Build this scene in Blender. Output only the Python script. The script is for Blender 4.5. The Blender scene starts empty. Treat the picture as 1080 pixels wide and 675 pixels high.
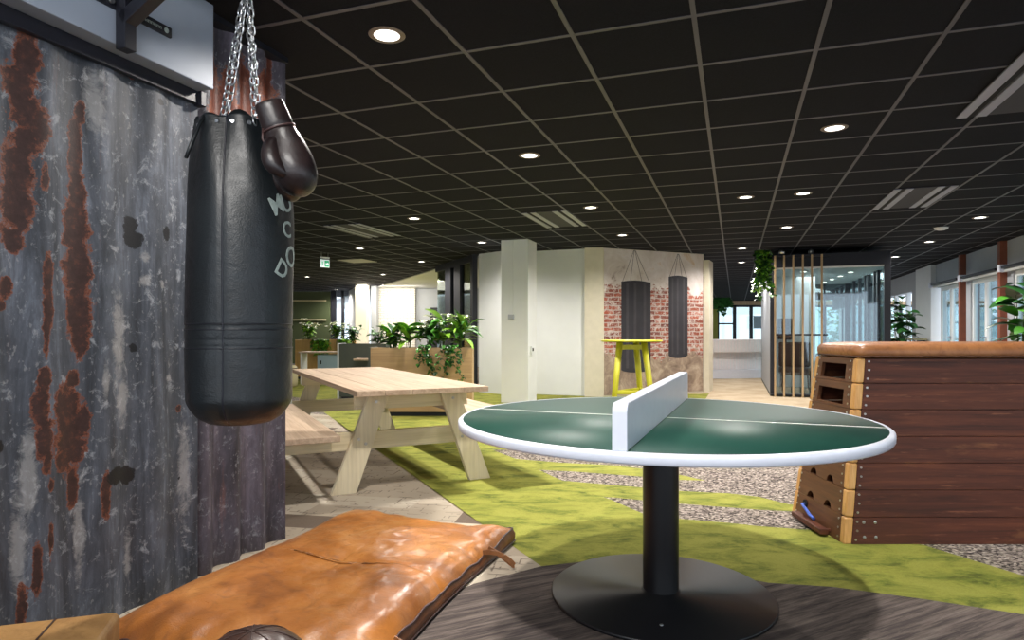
import bpy, bmesh, math, random
from mathutils import Vector, Matrix, noise
random.seed(7)
SC = bpy.context.scene
COL = SC.collection
PI = math.pi
# ------------------------------------------------------------------ frame
FPX, HOR, EYE, CEIL = 674.0, 351.0, 1.15, 2.68
YAW = 0.3362
CG, SG = math.cos(YAW), math.sin(YAW)
GA = -YAW                                     # z rotation of the building grid
def G(X, Y, z=0.0):                           # building grid -> world
    return Vector((CG*X + SG*Y, -SG*X + CG*Y, z))
def toG(x, y): return (CG*x - SG*y, SG*x + CG*y)
def R(px, d, z=0.0): return Vector(((px-540)/FPX*d, d, z))
def F(px, py, z=0.0):                         # where a sight line meets height z
    d = FPX*(EYE-z)/(py-HOR)
    return Vector(((px-540)/FPX*d, d, z))
def WG(px, py, Xg):                           # where a sight line meets the grid plane X = Xg
    t = (px-540)/FPX
    d = Xg/(CG*t-SG)
    return Vector((t*d, d, EYE+(HOR-py)/FPX*d))

# ------------------------------------------------------------------ materials
class NT:
    def __init__(s, name):
        s.m = bpy.data.materials.new(name); s.m.use_nodes = True
        s.t = s.m.node_tree; s.n = s.t.nodes; s.l = s.t.links
        s.b = s.n['Principled BSDF']
    def node(s, typ, inp=None, **kw):
        nd = s.n.new(typ)
        for k, v in kw.items(): setattr(nd, k, v)
        for k, v in (inp or {}).items(): s.put(nd, k, v)
        return nd
    def put(s, nd, k, v):
        if isinstance(v, bpy.types.NodeSocket): s.l.new(v, nd.inputs[k])
        else:
            if isinstance(v, tuple) and len(v) == 3 and nd.inputs[k].type == 'RGBA': v = v + (1,)
            nd.inputs[k].default_value = v
    def math(s, op, a, b=0.0, clamp=False):
        nd = s.n.new('ShaderNodeMath'); nd.operation = op; nd.use_clamp = clamp
        s.put(nd, 0, a); s.put(nd, 1, b); return nd.outputs[0]
    def coord(s, scale=(1,1,1), rot=(0,0,0), loc=(0,0,0)):
        tc = s.n.new('ShaderNodeTexCoord')
        mp = s.node('ShaderNodeMapping', {'Vector': tc.outputs['Object'], 'Scale': scale, 'Rotation': rot, 'Location': loc})
        return mp.outputs[0]
    def coordr(s, scale, rot):
        tc = s.n.new('ShaderNodeTexCoord')
        a = s.node('ShaderNodeMapping', {'Vector': tc.outputs['Object'], 'Rotation': (0, 0, rot)})
        return s.node('ShaderNodeMapping', {'Vector': a.outputs[0], 'Scale': scale}).outputs[0]
    def noise(s, vec, scale=5, detail=4, rough=.55, dist=0.0):
        return s.node('ShaderNodeTexNoise', {'Vector': vec, 'Scale': scale, 'Detail': detail, 'Roughness': rough, 'Distortion': dist}).outputs['Fac']
    def ramp(s, fac, stops):
        nd = s.node('ShaderNodeValToRGB', {'Fac': fac}); cr = nd.color_ramp
        while len(cr.elements) < len(stops): cr.elements.new(.5)
        for e, (p, c) in zip(cr.elements, stops):
            e.position = p; e.color = (c + (1,)) if isinstance(c, tuple) else (c, c, c, 1)
        return nd.outputs['Color']
    def mix(s, f, a, b, mode='MIX'):
        nd = s.n.new('ShaderNodeMix'); nd.data_type = 'RGBA'; nd.blend_type = mode
        for i, v in ((0, f), (6, a), (7, b)):
            if isinstance(v, bpy.types.NodeSocket): s.l.new(v, nd.inputs[i])
            else: nd.inputs[i].default_value = (v + (1,)) if isinstance(v, tuple) else v
        return nd.outputs[2]
    def bump(s, h, strength=.3, dist=.01):
        s.l.new(s.node('ShaderNodeBump', {'Height': h, 'Strength': strength, 'Distance': dist}).outputs[0], s.b.inputs['Normal'])
    def base(s, c, rough=.5, **kw):
        s.put(s.b, 'Base Color', c); s.put(s.b, 'Roughness', rough)
        for k, v in kw.items(): s.put(s.b, k.replace('_', ' '), v)
        return s.m
def lin(r, g, b):
    f = lambda v: (v/255/12.92) if v/255 <= .04045 else ((v/255+.055)/1.055)**2.4
    return (f(r), f(g), f(b))
def dk(c, k): return tuple(v*k for v in c)
def plain(name, c, rough=.5, var=.08, scale=8, bump=0.0, **kw):
    t = NT(name); v = t.coord()
    n = t.noise(v, scale, 4)
    col = t.ramp(n, [(.25, dk(c, 1-var)), (.75, tuple(min(1, q*(1+var)) for q in c))])
    if bump: t.bump(t.noise(v, scale*12, 3), bump, .004)
    return t.base(col, rough, **kw)
def wood(name, c1, c2, axis=1, scale=6, rough=.5, fine=1.0, spec=.5):
    t = NT(name); sc = [scale*4]*3; sc[axis] = scale*.28
    v = t.coord(tuple(sc))
    n1 = t.noise(v, 1.2, 6, .6, .8)
    sc2 = [scale*22]*3; sc2[axis] = scale*.8
    n2 = t.noise(t.coord(tuple(sc2)), 1.0, 3, .6)
    col = t.ramp(n1, [(.28, c1), (.72, c2)])
    col = t.mix(t.math('MULTIPLY', t.ramp(n2, [(.45, 0.0), (.62, 1.0)]), .35*fine), col, dk(c1, .55))
    t.bump(n2, .12, .002)
    return t.base(col, rough, Specular_IOR_Level=spec)
M = {}
M['white'] = plain('white paint', lin(226, 228, 228), .55, .03, 3)
M['warmwhite'] = plain('cream paint', lin(232, 226, 212), .55, .03, 3)
M['grey_wall'] = plain('grey paint', lin(168, 172, 178), .6, .04, 3)
M['black_metal'] = plain('black powder coat', lin(26, 27, 36), .42, .15, 30)
M['black_frame'] = plain('black frame', lin(20, 22, 32), .5, .15, 10)
M['navy_top'] = plain('dark panel', lin(22, 25, 38), .6, .15, 10)
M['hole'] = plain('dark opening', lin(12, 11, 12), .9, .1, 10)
M['steel'] = plain('zinc steel', (.55, .57, .6), .28, .15, 60, Metallic=1.0)
M['screw'] = plain('screw metal', (.5, .48, .46), .35, .2, 60, Metallic=1.0)
M['yellow'] = plain('yellow lacquer', lin(184, 180, 42), .45, .05, 6)
M['rim'] = plain('white table rim', lin(222, 226, 238), .3, .03, 20)
M['line'] = plain('white line', lin(235, 235, 225), .4, .03, 20)
M['plaster'] = plain('plaster trim', lin(214, 206, 186), .7, .05, 10)
M['leaf'] = plain('green leaf', lin(62, 122, 34), .4, .45, 6)
M['leaf_dark'] = plain('dark leaf', lin(30, 74, 30), .4, .4, 6)
M['leaf_light'] = plain('pale leaf', lin(128, 176, 52), .4, .3, 6)
M['petal'] = plain('cream petal', lin(232, 234, 214), .5, .08, 20)
M['stem'] = plain('stem', lin(70, 90, 40), .6, .2, 20)
M['soil'] = plain('soil', lin(40, 30, 24), .95, .3, 40)
M['curtain'] = plain('white slatted counter', lin(232, 226, 226), .5, .05, 20)
M['posts'] = plain('brown post', lin(124, 68, 46), .5, .2, 8)
M['greenboard'] = plain('dark green board', lin(66, 76, 46), .7, .12, 2)
M['cream'] = plain('cream upholstery', lin(186, 176, 140), .85, .1, 40)
M['bluegrey'] = plain('blue grey steel', lin(150, 172, 182), .5, .05, 5)
M['darkpanel'] = plain('grey green panel', lin(82, 88, 78), .7, .08, 6)
M['blue'] = plain('blue webbing', lin(70, 100, 190), .6, .2, 60)
M['green_sign'] = plain('sign green', lin(0, 150, 100), .4, .02, 5, Emission_Color=lin(0, 170, 115), Emission_Strength=.4)
M['sign_white'] = plain('sign white', (.85, .9, .88), .4, .02, 5, Emission_Color=(.8, .95, .9), Emission_Strength=.5)
M['letter'] = plain('stencil paint', lin(165, 178, 172), .7, .25, 60)
M['dark_brown'] = plain('dark brown', lin(66, 44, 36), .6, .2, 20)
M['lime'] = plain('lime panel', lin(165, 165, 70), .7, .08, 5)
def emis(name, c, k):
    t = NT(name); return t.base((.8, .8, .8), .5, Emission_Color=c, Emission_Strength=k)
M['lamp'] = emis('lamp disc', (1, .93, .82), 9)
def glass(name, tint=(.85, .93, .93), fac=.1):
    t = NT(name)
    tr = t.node('ShaderNodeBsdfTransparent', {'Color': tint})
    gl = t.node('ShaderNodeBsdfGlossy', {'Color': (.9, .95, 1), 'Roughness': .03})
    lw = t.node('ShaderNodeLayerWeight', {'Blend': .25})
    f = t.math('ADD', t.math('MULTIPLY', lw.outputs['Fresnel'], .7), fac, True)
    mx = t.node('ShaderNodeMixShader', {0: f})
    t.l.new(tr.outputs[0], mx.inputs[1]); t.l.new(gl.outputs[0], mx.inputs[2])
    t.l.new(mx.outputs[0], t.n['Material Output'].inputs['Surface'])
    return t.m
M['glass'] = glass('clear glass')
M['glass_dim'] = glass('smoky glass', (.6, .62, .5), .06)
M['table_wood'] = wood('scaffold wood', lin(168, 142, 116), lin(204, 180, 154), 1, 3, .6, .7)
M['leg_wood'] = wood('pale pine', lin(206, 190, 156), lin(232, 220, 190), 2, 3, .6, .5)
M['beam_wood'] = wood('pale pine beam', lin(204, 188, 150), lin(230, 217, 184), 0, 3, .6, .5)
M['planter_wood'] = wood('birch ply', lin(176, 140, 96), lin(206, 172, 126), 0, 2, .5, .5)
M['planter_gold'] = wood('golden ply', lin(196, 150, 80), lin(216, 172, 102), 2, 2, .5, .5)
M['post_wood'] = wood('ash corner', lin(196, 140, 74), lin(226, 176, 110), 2, 5, .4, .6)
M['slat_wood'] = wood('oak slat', lin(170, 140, 104), lin(200, 172, 132), 2, 4, .5, .5)

def carpet_green():
    t = NT('green carpet'); v = t.coord()
    n1 = t.noise(t.coord((1, 1.9, 1), (0, 0, .4)), 3.2, 9, .74, .5)
    n2 = t.noise(v, 90, 3, .7)
    c = t.ramp(n1, [(.36, lin(78, 86, 40)), (.45, lin(118, 122, 54)), (.54, lin(142, 142, 66)), (.8, lin(156, 155, 80))])
    c = t.mix(t.math('MULTIPLY', t.ramp(n2, [(.35, 0.0), (.7, 1.0)]), .35), c, lin(104, 110, 48))
    t.bump(n2, .6, .004); return t.base(c, .95, Specular_IOR_Level=.1)
def carpet_speckle():
    t = NT('speckled carpet')
    vo = t.node('ShaderNodeTexVoronoi', {'Vector': t.coord((1, 1.3, 1), (0, 0, .3)), 'Scale': 62, 'Randomness': 1.0}).outputs['Color']
    bw = t.node('ShaderNodeRGBToBW', {'Color': vo}).outputs[0]
    c = t.ramp(bw, [(.15, lin(40, 36, 34)), (.38, lin(92, 83, 78)), (.6, lin(128, 118, 110)), (.85, lin(172, 160, 150))])
    t.bump(bw, .5, .004); return t.base(c, .95, Specular_IOR_Level=.1)
def carpet_far():
    t = NT('tan carpet'); v = t.coord()
    c = t.ramp(t.noise(v, 2.2, 8, .7), [(.3, lin(166, 146, 120)), (.7, lin(200, 184, 158))])
    return t.base(c, .95, Specular_IOR_Level=.1)
def carpet_beige():
    t = NT('beige plank carpet')
    v = t.coord((1, 1, 1), (0, 0, .17))
    br = t.node('ShaderNodeTexBrick', {'Vector': v, 'Scale': 1.0, 'Mortar Size': .0, 'Brick Width': 1.0, 'Row Height': .25,
        'Color1': (0, 0, 0), 'Color2': (1, 1, 1), 'Bias': 0.0}, offset=.37)
    k = t.node('ShaderNodeRGBToBW', {'Color': br.outputs['Color']}).outputs[0]
    c = t.ramp(k, [(0, lin(92, 79, 70)), (.16, lin(96, 84, 74)), (.2, lin(160, 148, 131)), (.6, lin(174, 163, 146)), (1, lin(186, 176, 159))])
    for (bw, rh, rt, lo) in ((.21, .075, .17, 2.3), (.13, .16, .17, 3.1), (.34, .11, .17+PI/2, 1.7)):
        q = t.coord((1, 1, 1), (0, 0, rt), (lo*.31, lo*.17, 0))
        k2 = t.node('ShaderNodeTexBrick', {'Vector': q, 'Scale': 1.0, 'Mortar Size': .0045, 'Brick Width': bw, 'Row Height': rh, 'Color1': (0, 0, 0), 'Color2': (0, 0, 0), 'Mortar': (1, 1, 1)}, offset=.4).outputs['Fac']
        msk = t.ramp(t.noise(v, 4.1+lo, 3, .6), [(.555, 0.0), (.575, .8)])
        c = t.mix(t.math('MULTIPLY', k2, msk), c, lin(98, 88, 80))
    n2 = t.noise(t.coord((1, 6, 1)), 40, 3, .7)
    c = t.mix(t.math('MULTIPLY', n2, .3), c, lin(140, 126, 108))
    t.bump(n2, .4, .003); return t.base(c, .95, Specular_IOR_Level=.1)
def carpet_dark():
    t = NT('dark striped carpet')
    rot = (0, 0, -.50)
    a = t.noise(t.coordr((2.2, 30, 1), -.46), 1.0, 7, .74, .3)
    b = t.noise(t.coordr((20, 160, 1), -.46), 1.0, 3, .7)
    f = t.noise(t.coord((1, 1, 1)), 300, 2, .7)
    c = t.ramp(a, [(.34, lin(54, 48, 48)), (.46, lin(88, 79, 75)), (.58, lin(122, 110, 102)), (.76, lin(150, 137, 126))])
    c = t.mix(t.math('MULTIPLY', b, .45), c, lin(58, 52, 52))
    c = t.mix(t.math('MULTIPLY', f, .3), c, lin(50, 44, 42))
    t.bump(f, .5, .003); return t.base(c, .95, Specular_IOR_Level=.1)
M['c_green'], M['c_speck'], M['c_far'], M['c_beige'], M['c_dark'] = carpet_green(), carpet_speckle(), carpet_far(), carpet_beige(), carpet_dark()

def leather(name, c1, c2, c3, rough=.35, scale=3, bump=.35, coat=.3):
    t = NT(name); v = t.coord()
    n = t.noise(v, scale, 6, .6, .6)
    c = t.ramp(n, [(.28, c1), (.5, c2), (.75, c3)])
    n2 = t.noise(v, scale*3.5, 7, .65, 1.6)
    c = t.mix(t.math('MULTIPLY', t.ramp(n2, [(.52, 0.0), (.7, 1.0)]), .4), c, dk(c1, .6))
    g = t.node('ShaderNodeTexVoronoi', {'Vector': v, 'Scale': 190}).outputs['Distance']
    h = t.math('ADD', t.math('MULTIPLY', g, .12), t.noise(v, scale*4, 5, .6, .8))
    t.bump(h, bump, .012)
    rg = t.ramp(n2, [(.3, rough*.8), (.7, min(1, rough*1.35))])
    return t.base(c, rg, Coat_Weight=coat, Coat_Roughness=.22)
M['mat_leather'] = leather('tan mat leather', lin(120, 68, 28), lin(176, 110, 50), lin(204, 140, 76), .32)
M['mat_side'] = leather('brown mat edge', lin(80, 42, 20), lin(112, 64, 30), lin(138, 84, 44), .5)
M['block_leather'] = leather('ochre leather', lin(146, 106, 60), lin(182, 138, 82), lin(198, 156, 98), .5, 3, .2, .1)
M['bag_leather'] = leather('black bag leather', lin(14, 17, 19), lin(21, 26, 29), lin(32, 37, 39), .4, 3, .3, .15)
M['glove_leather'] = leather('brown glove leather', lin(20, 14, 15), lin(34, 24, 24), lin(50, 36, 34), .38, 9, .15, .25)
M['ball_leather'] = leather('medicine ball leather', lin(40, 22, 16), lin(66, 38, 26), lin(90, 55, 38), .36, 5, .3, .3)
M['pad_leather'] = leather('vault pad leather', lin(110, 66, 32), lin(150, 95, 52), lin(176, 118, 70), .42, 5, .15, .2)
M['piping'] = plain('dark piping', lin(74, 52, 50), .4, .2, 30)

def box_wood(name='vault board wood', k=1.0):
    t = NT(name)
    a = t.noise(t.coord((1.2, 6, 26)), 1.0, 7, .7, .5)
    c = t.ramp(a, [(.3, dk(lin(58, 30, 20), k)), (.52, dk(lin(90, 47, 30), k)), (.75, dk(lin(122, 68, 42), k))])
    s = t.noise(t.coord((4, 40, 50)), 1.0, 4, .7)
    c = t.mix(t.math('MULTIPLY', t.ramp(s, [(.6, 0.0), (.74, 1.0)]), .5), c, lin(160, 104, 74))
    big = t.noise(t.coord((1.6, 3, 5)), 1.0, 5, .7)
    c = t.mix(t.math('MULTIPLY', t.ramp(big, [(.6, 0.0), (.75, 1.0)]), .35), c, lin(168, 116, 70))
    t.bump(s, .15, .003)
    return t.base(c, .5, Specular_IOR_Level=.35)
M['box_wood'] = box_wood(k=.84)
M['box_end'] = wood('vault end board', lin(82, 50, 30), lin(112, 70, 42), 1, 5, .5, .8)
def ping_green():
    t = NT('green playing surface'); v = t.coord()
    n = t.noise(v, 3, 3); f = t.noise(v, 260, 2)
    c = t.mix(t.math('MULTIPLY', f, .35), t.ramp(n, [(.3, lin(28, 70, 60)), (.7, lin(34, 78, 66))]), lin(24, 58, 50))
    t.bump(f, .05, .001)
    return t.base(c, .45, Specular_IOR_Level=.3)
M['ping'] = ping_green()
M['base_black'] = plain('black table base', lin(20, 20, 23), .36, .15, 6)

def zinc(name, tint, rustc1, rustc2, streak):
    """weathered galvanised sheet: 'rust' and 'dark' masks are mesh attributes, edges broken up by noise"""
    t = NT(name)
    v = t.coord()
    ra = t.node('ShaderNodeAttribute', attribute_name='rust').outputs['Fac']
    da = t.node('ShaderNodeAttribute', attribute_name='dark').outputs['Fac']
    la = t.node('ShaderNodeAttribute', attribute_name='light').outputs['Fac']
    st = t.noise(t.coord((1, 9, 1.1)), 1.3, 8, .72, .4)
    sp = t.noise(v, 16, 8, .75, .6)
    c = t.ramp(st, [(.30, dk(tint, .22)), (.44, dk(tint, .55)), (.55, dk(tint, .95)), (.70, dk(tint, 2.0))])
    pat = t.noise(v, 7, 6, .7, .8)
    c = t.mix(t.math('MULTIPLY', t.ramp(pat, [(.3, 1.0), (.55, 0.0)]), .55), c, dk(tint, .35))
    c = t.mix(t.math('MULTIPLY', t.ramp(sp, [(.56, 0.0), (.66, 1.0)]), .5), c, lin(172, 176, 182))
    fl = t.noise(t.coord((1, 1, .6)), 55, 3, .6)
    c = t.mix(t.math('MULTIPLY', t.ramp(fl, [(.62, 0.0), (.68, 1.0)]), .2), c, lin(196, 196, 196))
    # rust film in streaks
    sf = t.noise(t.coord((1, 14, .9), (0, 0, 0), (3, 2, 5)), 1.0, 7, .75, .3)
    c = t.mix(t.math('MULTIPLY', t.ramp(sf, [(.62, 0.0), (.76, 1.0)]), streak), c, rustc2)
    # light worn patches
    lm = t.ramp(t.math('ADD', la, t.math('MULTIPLY', t.math('SUBTRACT', sp, .5), 1.6)), [(.45, 0.0), (.75, .42)])
    c = t.mix(lm, c, lin(176, 174, 172))
    e = t.math('ADD', ra, t.math('MULTIPLY', t.math('SUBTRACT', t.noise(v, 21, 8, .78, .3), .5), 1.25))
    rm = t.ramp(e, [(.44, 0.0), (.50, 1.0)])
    edge = t.ramp(e, [(.48, 0.0), (.6, 1.0)])
    rn = t.noise(v, 26, 6, .75)
    rc = t.mix(edge, rustc2, t.ramp(rn, [(.3, dk(rustc1, .55)), (.55, rustc1), (.78, dk(rustc2, .75))]))
    c = t.mix(rm, c, rc)
    de = t.math('ADD', da, t.math('MULTIPLY', t.math('SUBTRACT', sp, .5), 1.2))
    c = t.mix(t.ramp(de, [(.46, 0.0), (.52, 1.0)]), c, (.008, .008, .01))
    t.bump(t.math('ADD', sp, t.math('MULTIPLY', rm, .3)), .3, .006)
    return t.base(c, .5, Metallic=.0, Specular_IOR_Level=.4)
M['zinc'] = zinc('weathered zinc sheet', lin(84, 89, 99), lin(60, 40, 37), lin(124, 70, 48), .45)
M['zinc_rusty'] = zinc('rusty zinc sheet', lin(94, 88, 98), lin(104, 56, 42), lin(142, 86, 62), .55)

def mural():
    t = NT('brick wall print')
    v = t.coord()     # local x along the wall, z up
    tc = t.n.new('ShaderNodeTexCoord')
    sx = t.node('ShaderNodeSeparateXYZ', {0: tc.outputs['Object']})
    cb = t.node('ShaderNodeCombineXYZ', {0: sx.outputs[0], 1: sx.outputs[2], 2: 0.0}).outputs[0]
    nz = t.noise(v, 6, 4)
    dv = t.node('ShaderNodeVectorMath', {0: cb, 1: t.node('ShaderNodeVectorMath', {0: t.node('ShaderNodeTexNoise', {'Vector': v, 'Scale': 9.0}).outputs['Color'], 'Scale': .035}, operation='SCALE').outputs[0]}, operation='ADD').outputs[0]
    br = t.node('ShaderNodeTexBrick', {'Vector': dv, 'Scale': 1.0, 'Mortar Size': .012, 'Brick Width': .23, 'Row Height': .078,
        'Color1': lin(168, 84, 60), 'Color2': lin(112, 54, 44), 'Mortar': lin(176, 164, 156), 'Mortar Smooth': .3}).outputs['Color']
    w = t.noise(v, 11, 7, .8, .5)
    br = t.mix(t.ramp(w, [(.49, 0.0), (.60, .9)]), br, lin(206, 194, 188))
    w2 = t.noise(v, 7, 7, .8, .9)
    br = t.mix(t.ramp(w2, [(.6, 0.0), (.66, .8)]), br, lin(58, 44, 42))
    pl = t.ramp(t.noise(v, 2.2, 9, .68, .5), [(.3, lin(130, 112, 106)), (.4, lin(200, 188, 182)), (.6, lin(218, 210, 208)), (.72, lin(200, 164, 120))])
    lowp = t.ramp(t.noise(v, 4, 9, .7, .5), [(.3, lin(104, 86, 76)), (.5, lin(150, 130, 114)), (.7, lin(196, 178, 158))])
    edge = t.math('MULTIPLY', t.math('SUBTRACT', t.noise(v, 2.6, 7, .72), .5), 1.5)
    zz = t.math('ADD', sx.outputs[2], edge)
    c = t.mix(t.ramp(t.math('MULTIPLY', zz, .33), [(.640, 0.0), (.65, 1.0)]), br, pl)
    c = t.mix(t.ramp(t.math('MULTIPLY', zz, .33), [(.235, 1.0), (.25, 0.0)]), c, lowp)
    return t.base(c, .7)
M['mural'] = mural()
M['print_black'] = plain('printed black', lin(44, 43, 50), .7, .2, 5)
M['print_grey'] = plain('printed grey', lin(62, 58, 64), .7, .2, 5)
def white_brick():
    t = NT('white painted brick')
    tc = t.n.new('ShaderNodeTexCoord'); sx = t.node('ShaderNodeSeparateXYZ', {0: tc.outputs['Object']})
    cb = t.node('ShaderNodeCombineXYZ', {0: sx.outputs[0], 1: sx.outputs[2]}).outputs[0]
    br = t.node('ShaderNodeTexBrick', {'Vector': cb, 'Scale': 1.0, 'Mortar Size': .012, 'Brick Width': .22, 'Row Height': .075, 'Color1': (.8, .77, .7), 'Color2': (.74, .71, .65), 'Mortar': (.5, .47, .42)})
    t.bump(br.outputs['Fac'], -.5, .01)
    return t.base(br.outputs['Color'], .7)
M['white_brick'] = white_brick()
def ceil_tile():
    t = NT('black ceiling tile'); f = t.noise(t.coord(), 120, 3, .7)
    c = t.ramp(f, [(.3, lin(20, 20, 25)), (.7, lin(29, 29, 36))])
    return t.base(c, .9, Specular_IOR_Level=.15)
M['tile'] = ceil_tile()
M['pale_plate'] = plain('pale plate', lin(205, 200, 195), .5, .03, 5)
M['tbar'] = plain('ceiling grid bar', lin(76, 75, 82), .5, .05, 10)
M['grille'] = plain('grey grille', lin(150, 152, 166), .5, .05, 10)
M['grille_mid'] = plain('dark grille', lin(46, 46, 54), .7, .05, 10)

# ------------------------------------------------------------------ mesh builder
class MB:
    def __init__(s): s.bm = bmesh.new(); s.mi = 0
    def _f(s, vs, smooth=False):
        try:
            f = s.bm.faces.new(vs); f.material_index = s.mi; f.smooth = smooth; return f
        except ValueError: return None
    def hexa(s, p):     # 8 points: bottom ring 0-3, top ring 4-7
        v = [s.bm.verts.new(q) for q in p]
        for q in ((3,2,1,0), (4,5,6,7), (0,1,5,4), (1,2,6,5), (2,3,7,6), (3,0,4,7)): s._f([v[i] for i in q])
        return s
    def box(s, x0, x1, y0, y1, z0, z1):
        return s.hexa([(x0,y0,z0),(x1,y0,z0),(x1,y1,z0),(x0,y1,z0),(x0,y0,z1),(x1,y0,z1),(x1,y1,z1),(x0,y1,z1)])
    def gbox(s, X0, X1, Y0, Y1, z0, z1):     # box in building grid coordinates
        return s.hexa([G(X0,Y0,z0),G(X1,Y0,z0),G(X1,Y1,z0),G(X0,Y1,z0),G(X0,Y0,z1),G(X1,Y0,z1),G(X1,Y1,z1),G(X0,Y1,z1)])
    def bar(s, a, b, w, h, up=(0,0,1)):      # rectangular bar from a to b, w sideways, h along up
        a, b = Vector(a), Vector(b); d = (b-a).normalized(); sd = d.cross(Vector(up)).normalized(); u = sd.cross(d).normalized()
        p = []
        for q in (a, b):
            p.append([q - sd*w/2 - u*h/2, q + sd*w/2 - u*h/2, q + sd*w/2 + u*h/2, q - sd*w/2 + u*h/2])
        v0 = [s.bm.verts.new(q) for q in p[0]]; v1 = [s.bm.verts.new(q) for q in p[1]]
        s._f(v0[::-1]); s._f(v1)
        for i in range(4): s._f([v0[i], v0[(i+1)%4], v1[(i+1)%4], v1[i]])
        return s
    def prism(s, poly, vec, origin=(0,0,0)): # polygon of 3-D points extruded by vec
        o = Vector(origin); vec = Vector(vec)
        a = [s.bm.verts.new(Vector(p)+o) for p in poly]; b = [s.bm.verts.new(Vector(p)+o+vec) for p in poly]
        s._f(a[::-1]); s._f(b)
        n = len(a)
        for i in range(n): s._f([a[i], a[(i+1)%n], b[(i+1)%n], b[i]])
        return s
    def face(s, pts): s._f([s.bm.verts.new(p) for p in pts]); return s
    def tube(s, path, r, n=10, closed=False, smooth=True, caps=True):
        path = [Vector(p) for p in path]; rr = r if isinstance(r, (list, tuple)) else [r]*len(path)
        rings = []; m = len(path); ref = None
        for i, p in enumerate(path):
            if closed: d = path[(i+1)%m]-path[i-1]
            else: d = path[min(i+1, m-1)]-path[max(i-1, 0)]
            d.normalize()
            if ref is None: ref = Vector((0,0,1)) if abs(d.z) < .9 else Vector((1,0,0))
            u = (ref - d*ref.dot(d)).normalized(); ref = u; w = d.cross(u)
            rings.append([s.bm.verts.new(p + (u*math.cos(2*PI*k/n) + w*math.sin(2*PI*k/n))*rr[i]) for k in range(n)])
        for i in range(m if closed else m-1):
            A, B = rings[i], rings[(i+1)%m]
            for k in range(n): s._f([A[k], A[(k+1)%n], B[(k+1)%n], B[k]], smooth)
        if not closed and caps: s._f(rings[0][::-1]); s._f(rings[-1])
        return s
    def lathe(s, prof, n=32, c=(0,0,0), smooth=True):   # (r, z) profile round a vertical axis
        c = Vector(c); rings = []
        for r, z in prof:
            if r < 1e-6: rings.append([s.bm.verts.new(c+Vector((0,0,z)))])
            else: rings.append([s.bm.verts.new(c+Vector((r*math.cos(2*PI*k/n), r*math.sin(2*PI*k/n), z))) for k in range(n)])
        for A, B in zip(rings, rings[1:]):
            for k in range(n):
                k2 = (k+1) % n
                if len(A) == 1 and len(B) == 1: continue
                if len(A) == 1: s._f([A[0], B[k2], B[k]], smooth)
                elif len(B) == 1: s._f([A[k], A[k2], B[0]], smooth)
                else: s._f([A[k], A[k2], B[k2], B[k]], smooth)
        return s
    def ball(s, c, r, n=16, sc=(1,1,1), mat=None):
        c = Vector(c); m = max(4, n//2); rings = []
        for i in range(m+1):
            th = PI*i/m
            if i in (0, m): rings.append([Vector((0,0,math.cos(th)*r))])
            else: rings.append([Vector((math.sin(th)*math.cos(2*PI*k/n), math.sin(th)*math.sin(2*PI*k/n), math.cos(th)))*r for k in range(n)])
        X = []
        for g in rings:
            q = []
            for p in g:
                p = Vector((p.x*sc[0], p.y*sc[1], p.z*sc[2]))
                if mat: p = mat @ p
                q.append(s.bm.verts.new(p+c))
            X.append(q)
        for A, B in zip(X, X[1:]):
            for k in range(n):
                k2 = (k+1) % n
                if len(A) == 1: s._f([A[0], B[k], B[k2]], True)
                elif len(B) == 1: s._f([A[k2], A[k], B[0]], True)
                else: s._f([A[k2], A[k], B[k], B[k2]], True)
        return s
    def build(s, name, mat, parent=None, bevel=0, seg=2, sub=0, weld=False, normals=True):
        if weld: bmesh.ops.remove_doubles(s.bm, verts=s.bm.verts, dist=1e-5)
        if normals: bmesh.ops.recalc_face_normals(s.bm, faces=s.bm.faces)
        me = bpy.data.meshes.new(name); s.bm.to_mesh(me); s.bm.free()
        for m in (mat if isinstance(mat, list) else [mat]): me.materials.append(m)
        o = bpy.data.objects.new(name, me); COL.objects.link(o)
        if parent: o.parent = parent
        if bevel:
            b = o.modifiers.new('bevel', 'BEVEL'); b.width = bevel; b.segments = seg; b.limit_method = 'ANGLE'; b.angle_limit = .6
        if sub:
            u = o.modifiers.new('sub', 'SUBSURF'); u.levels = sub; u.render_levels = sub
        return o
def tag(o, label, cat, group=None, kind=None):
    o['label'] = label; o['category'] = cat
    if group: o['group'] = group
    if kind: o['kind'] = kind
    return o
def thing(name, label, cat, loc=(0,0,0), rz=0, group=None):
    o = bpy.data.objects.new(name, None); COL.objects.link(o); o.empty_display_size = .1
    o.location = loc; o.rotation_euler = (0, 0, rz)
    return tag(o, label, cat, group)
def struct(o): o['kind'] = 'structure'; return o
def dup(root, loc, label=None, rz=None):
    r = root.copy(); COL.objects.link(r); r.location = loc
    if rz is not None: r.rotation_euler = (0, 0, rz)
    if label: r['label'] = label
    for ch in list(root.children):
        c = ch.copy(); COL.objects.link(c); c.parent = r
        for g in list(ch.children):
            d = g.copy(); COL.objects.link(d); d.parent = c
    return r
def part_label(o, l): o['label'] = l; return o

# ------------------------------------------------------------------ floor
def floor_poly(px, z): return [F(a, b, 0) + Vector((0, 0, z)) for a, b in px]
mb = MB()
mb.mi = 0; mb.face([(-14, -4.3, 0), (3.2, -4.3, 0), (15.1, 29.7, 0), (15.6, 31, 0), (-14, 31, 0)])
mb.mi = 1; mb.face([Vector((2.6, 9.6, .0006)), Vector((8, 9.6, .0006)), Vector((14.9, 29.4, .0006)), Vector((15.2, 30.9, .0006)), Vector((3.2, 30.9, .0006)), Vector((3.3, 13, .0006))])
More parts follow.
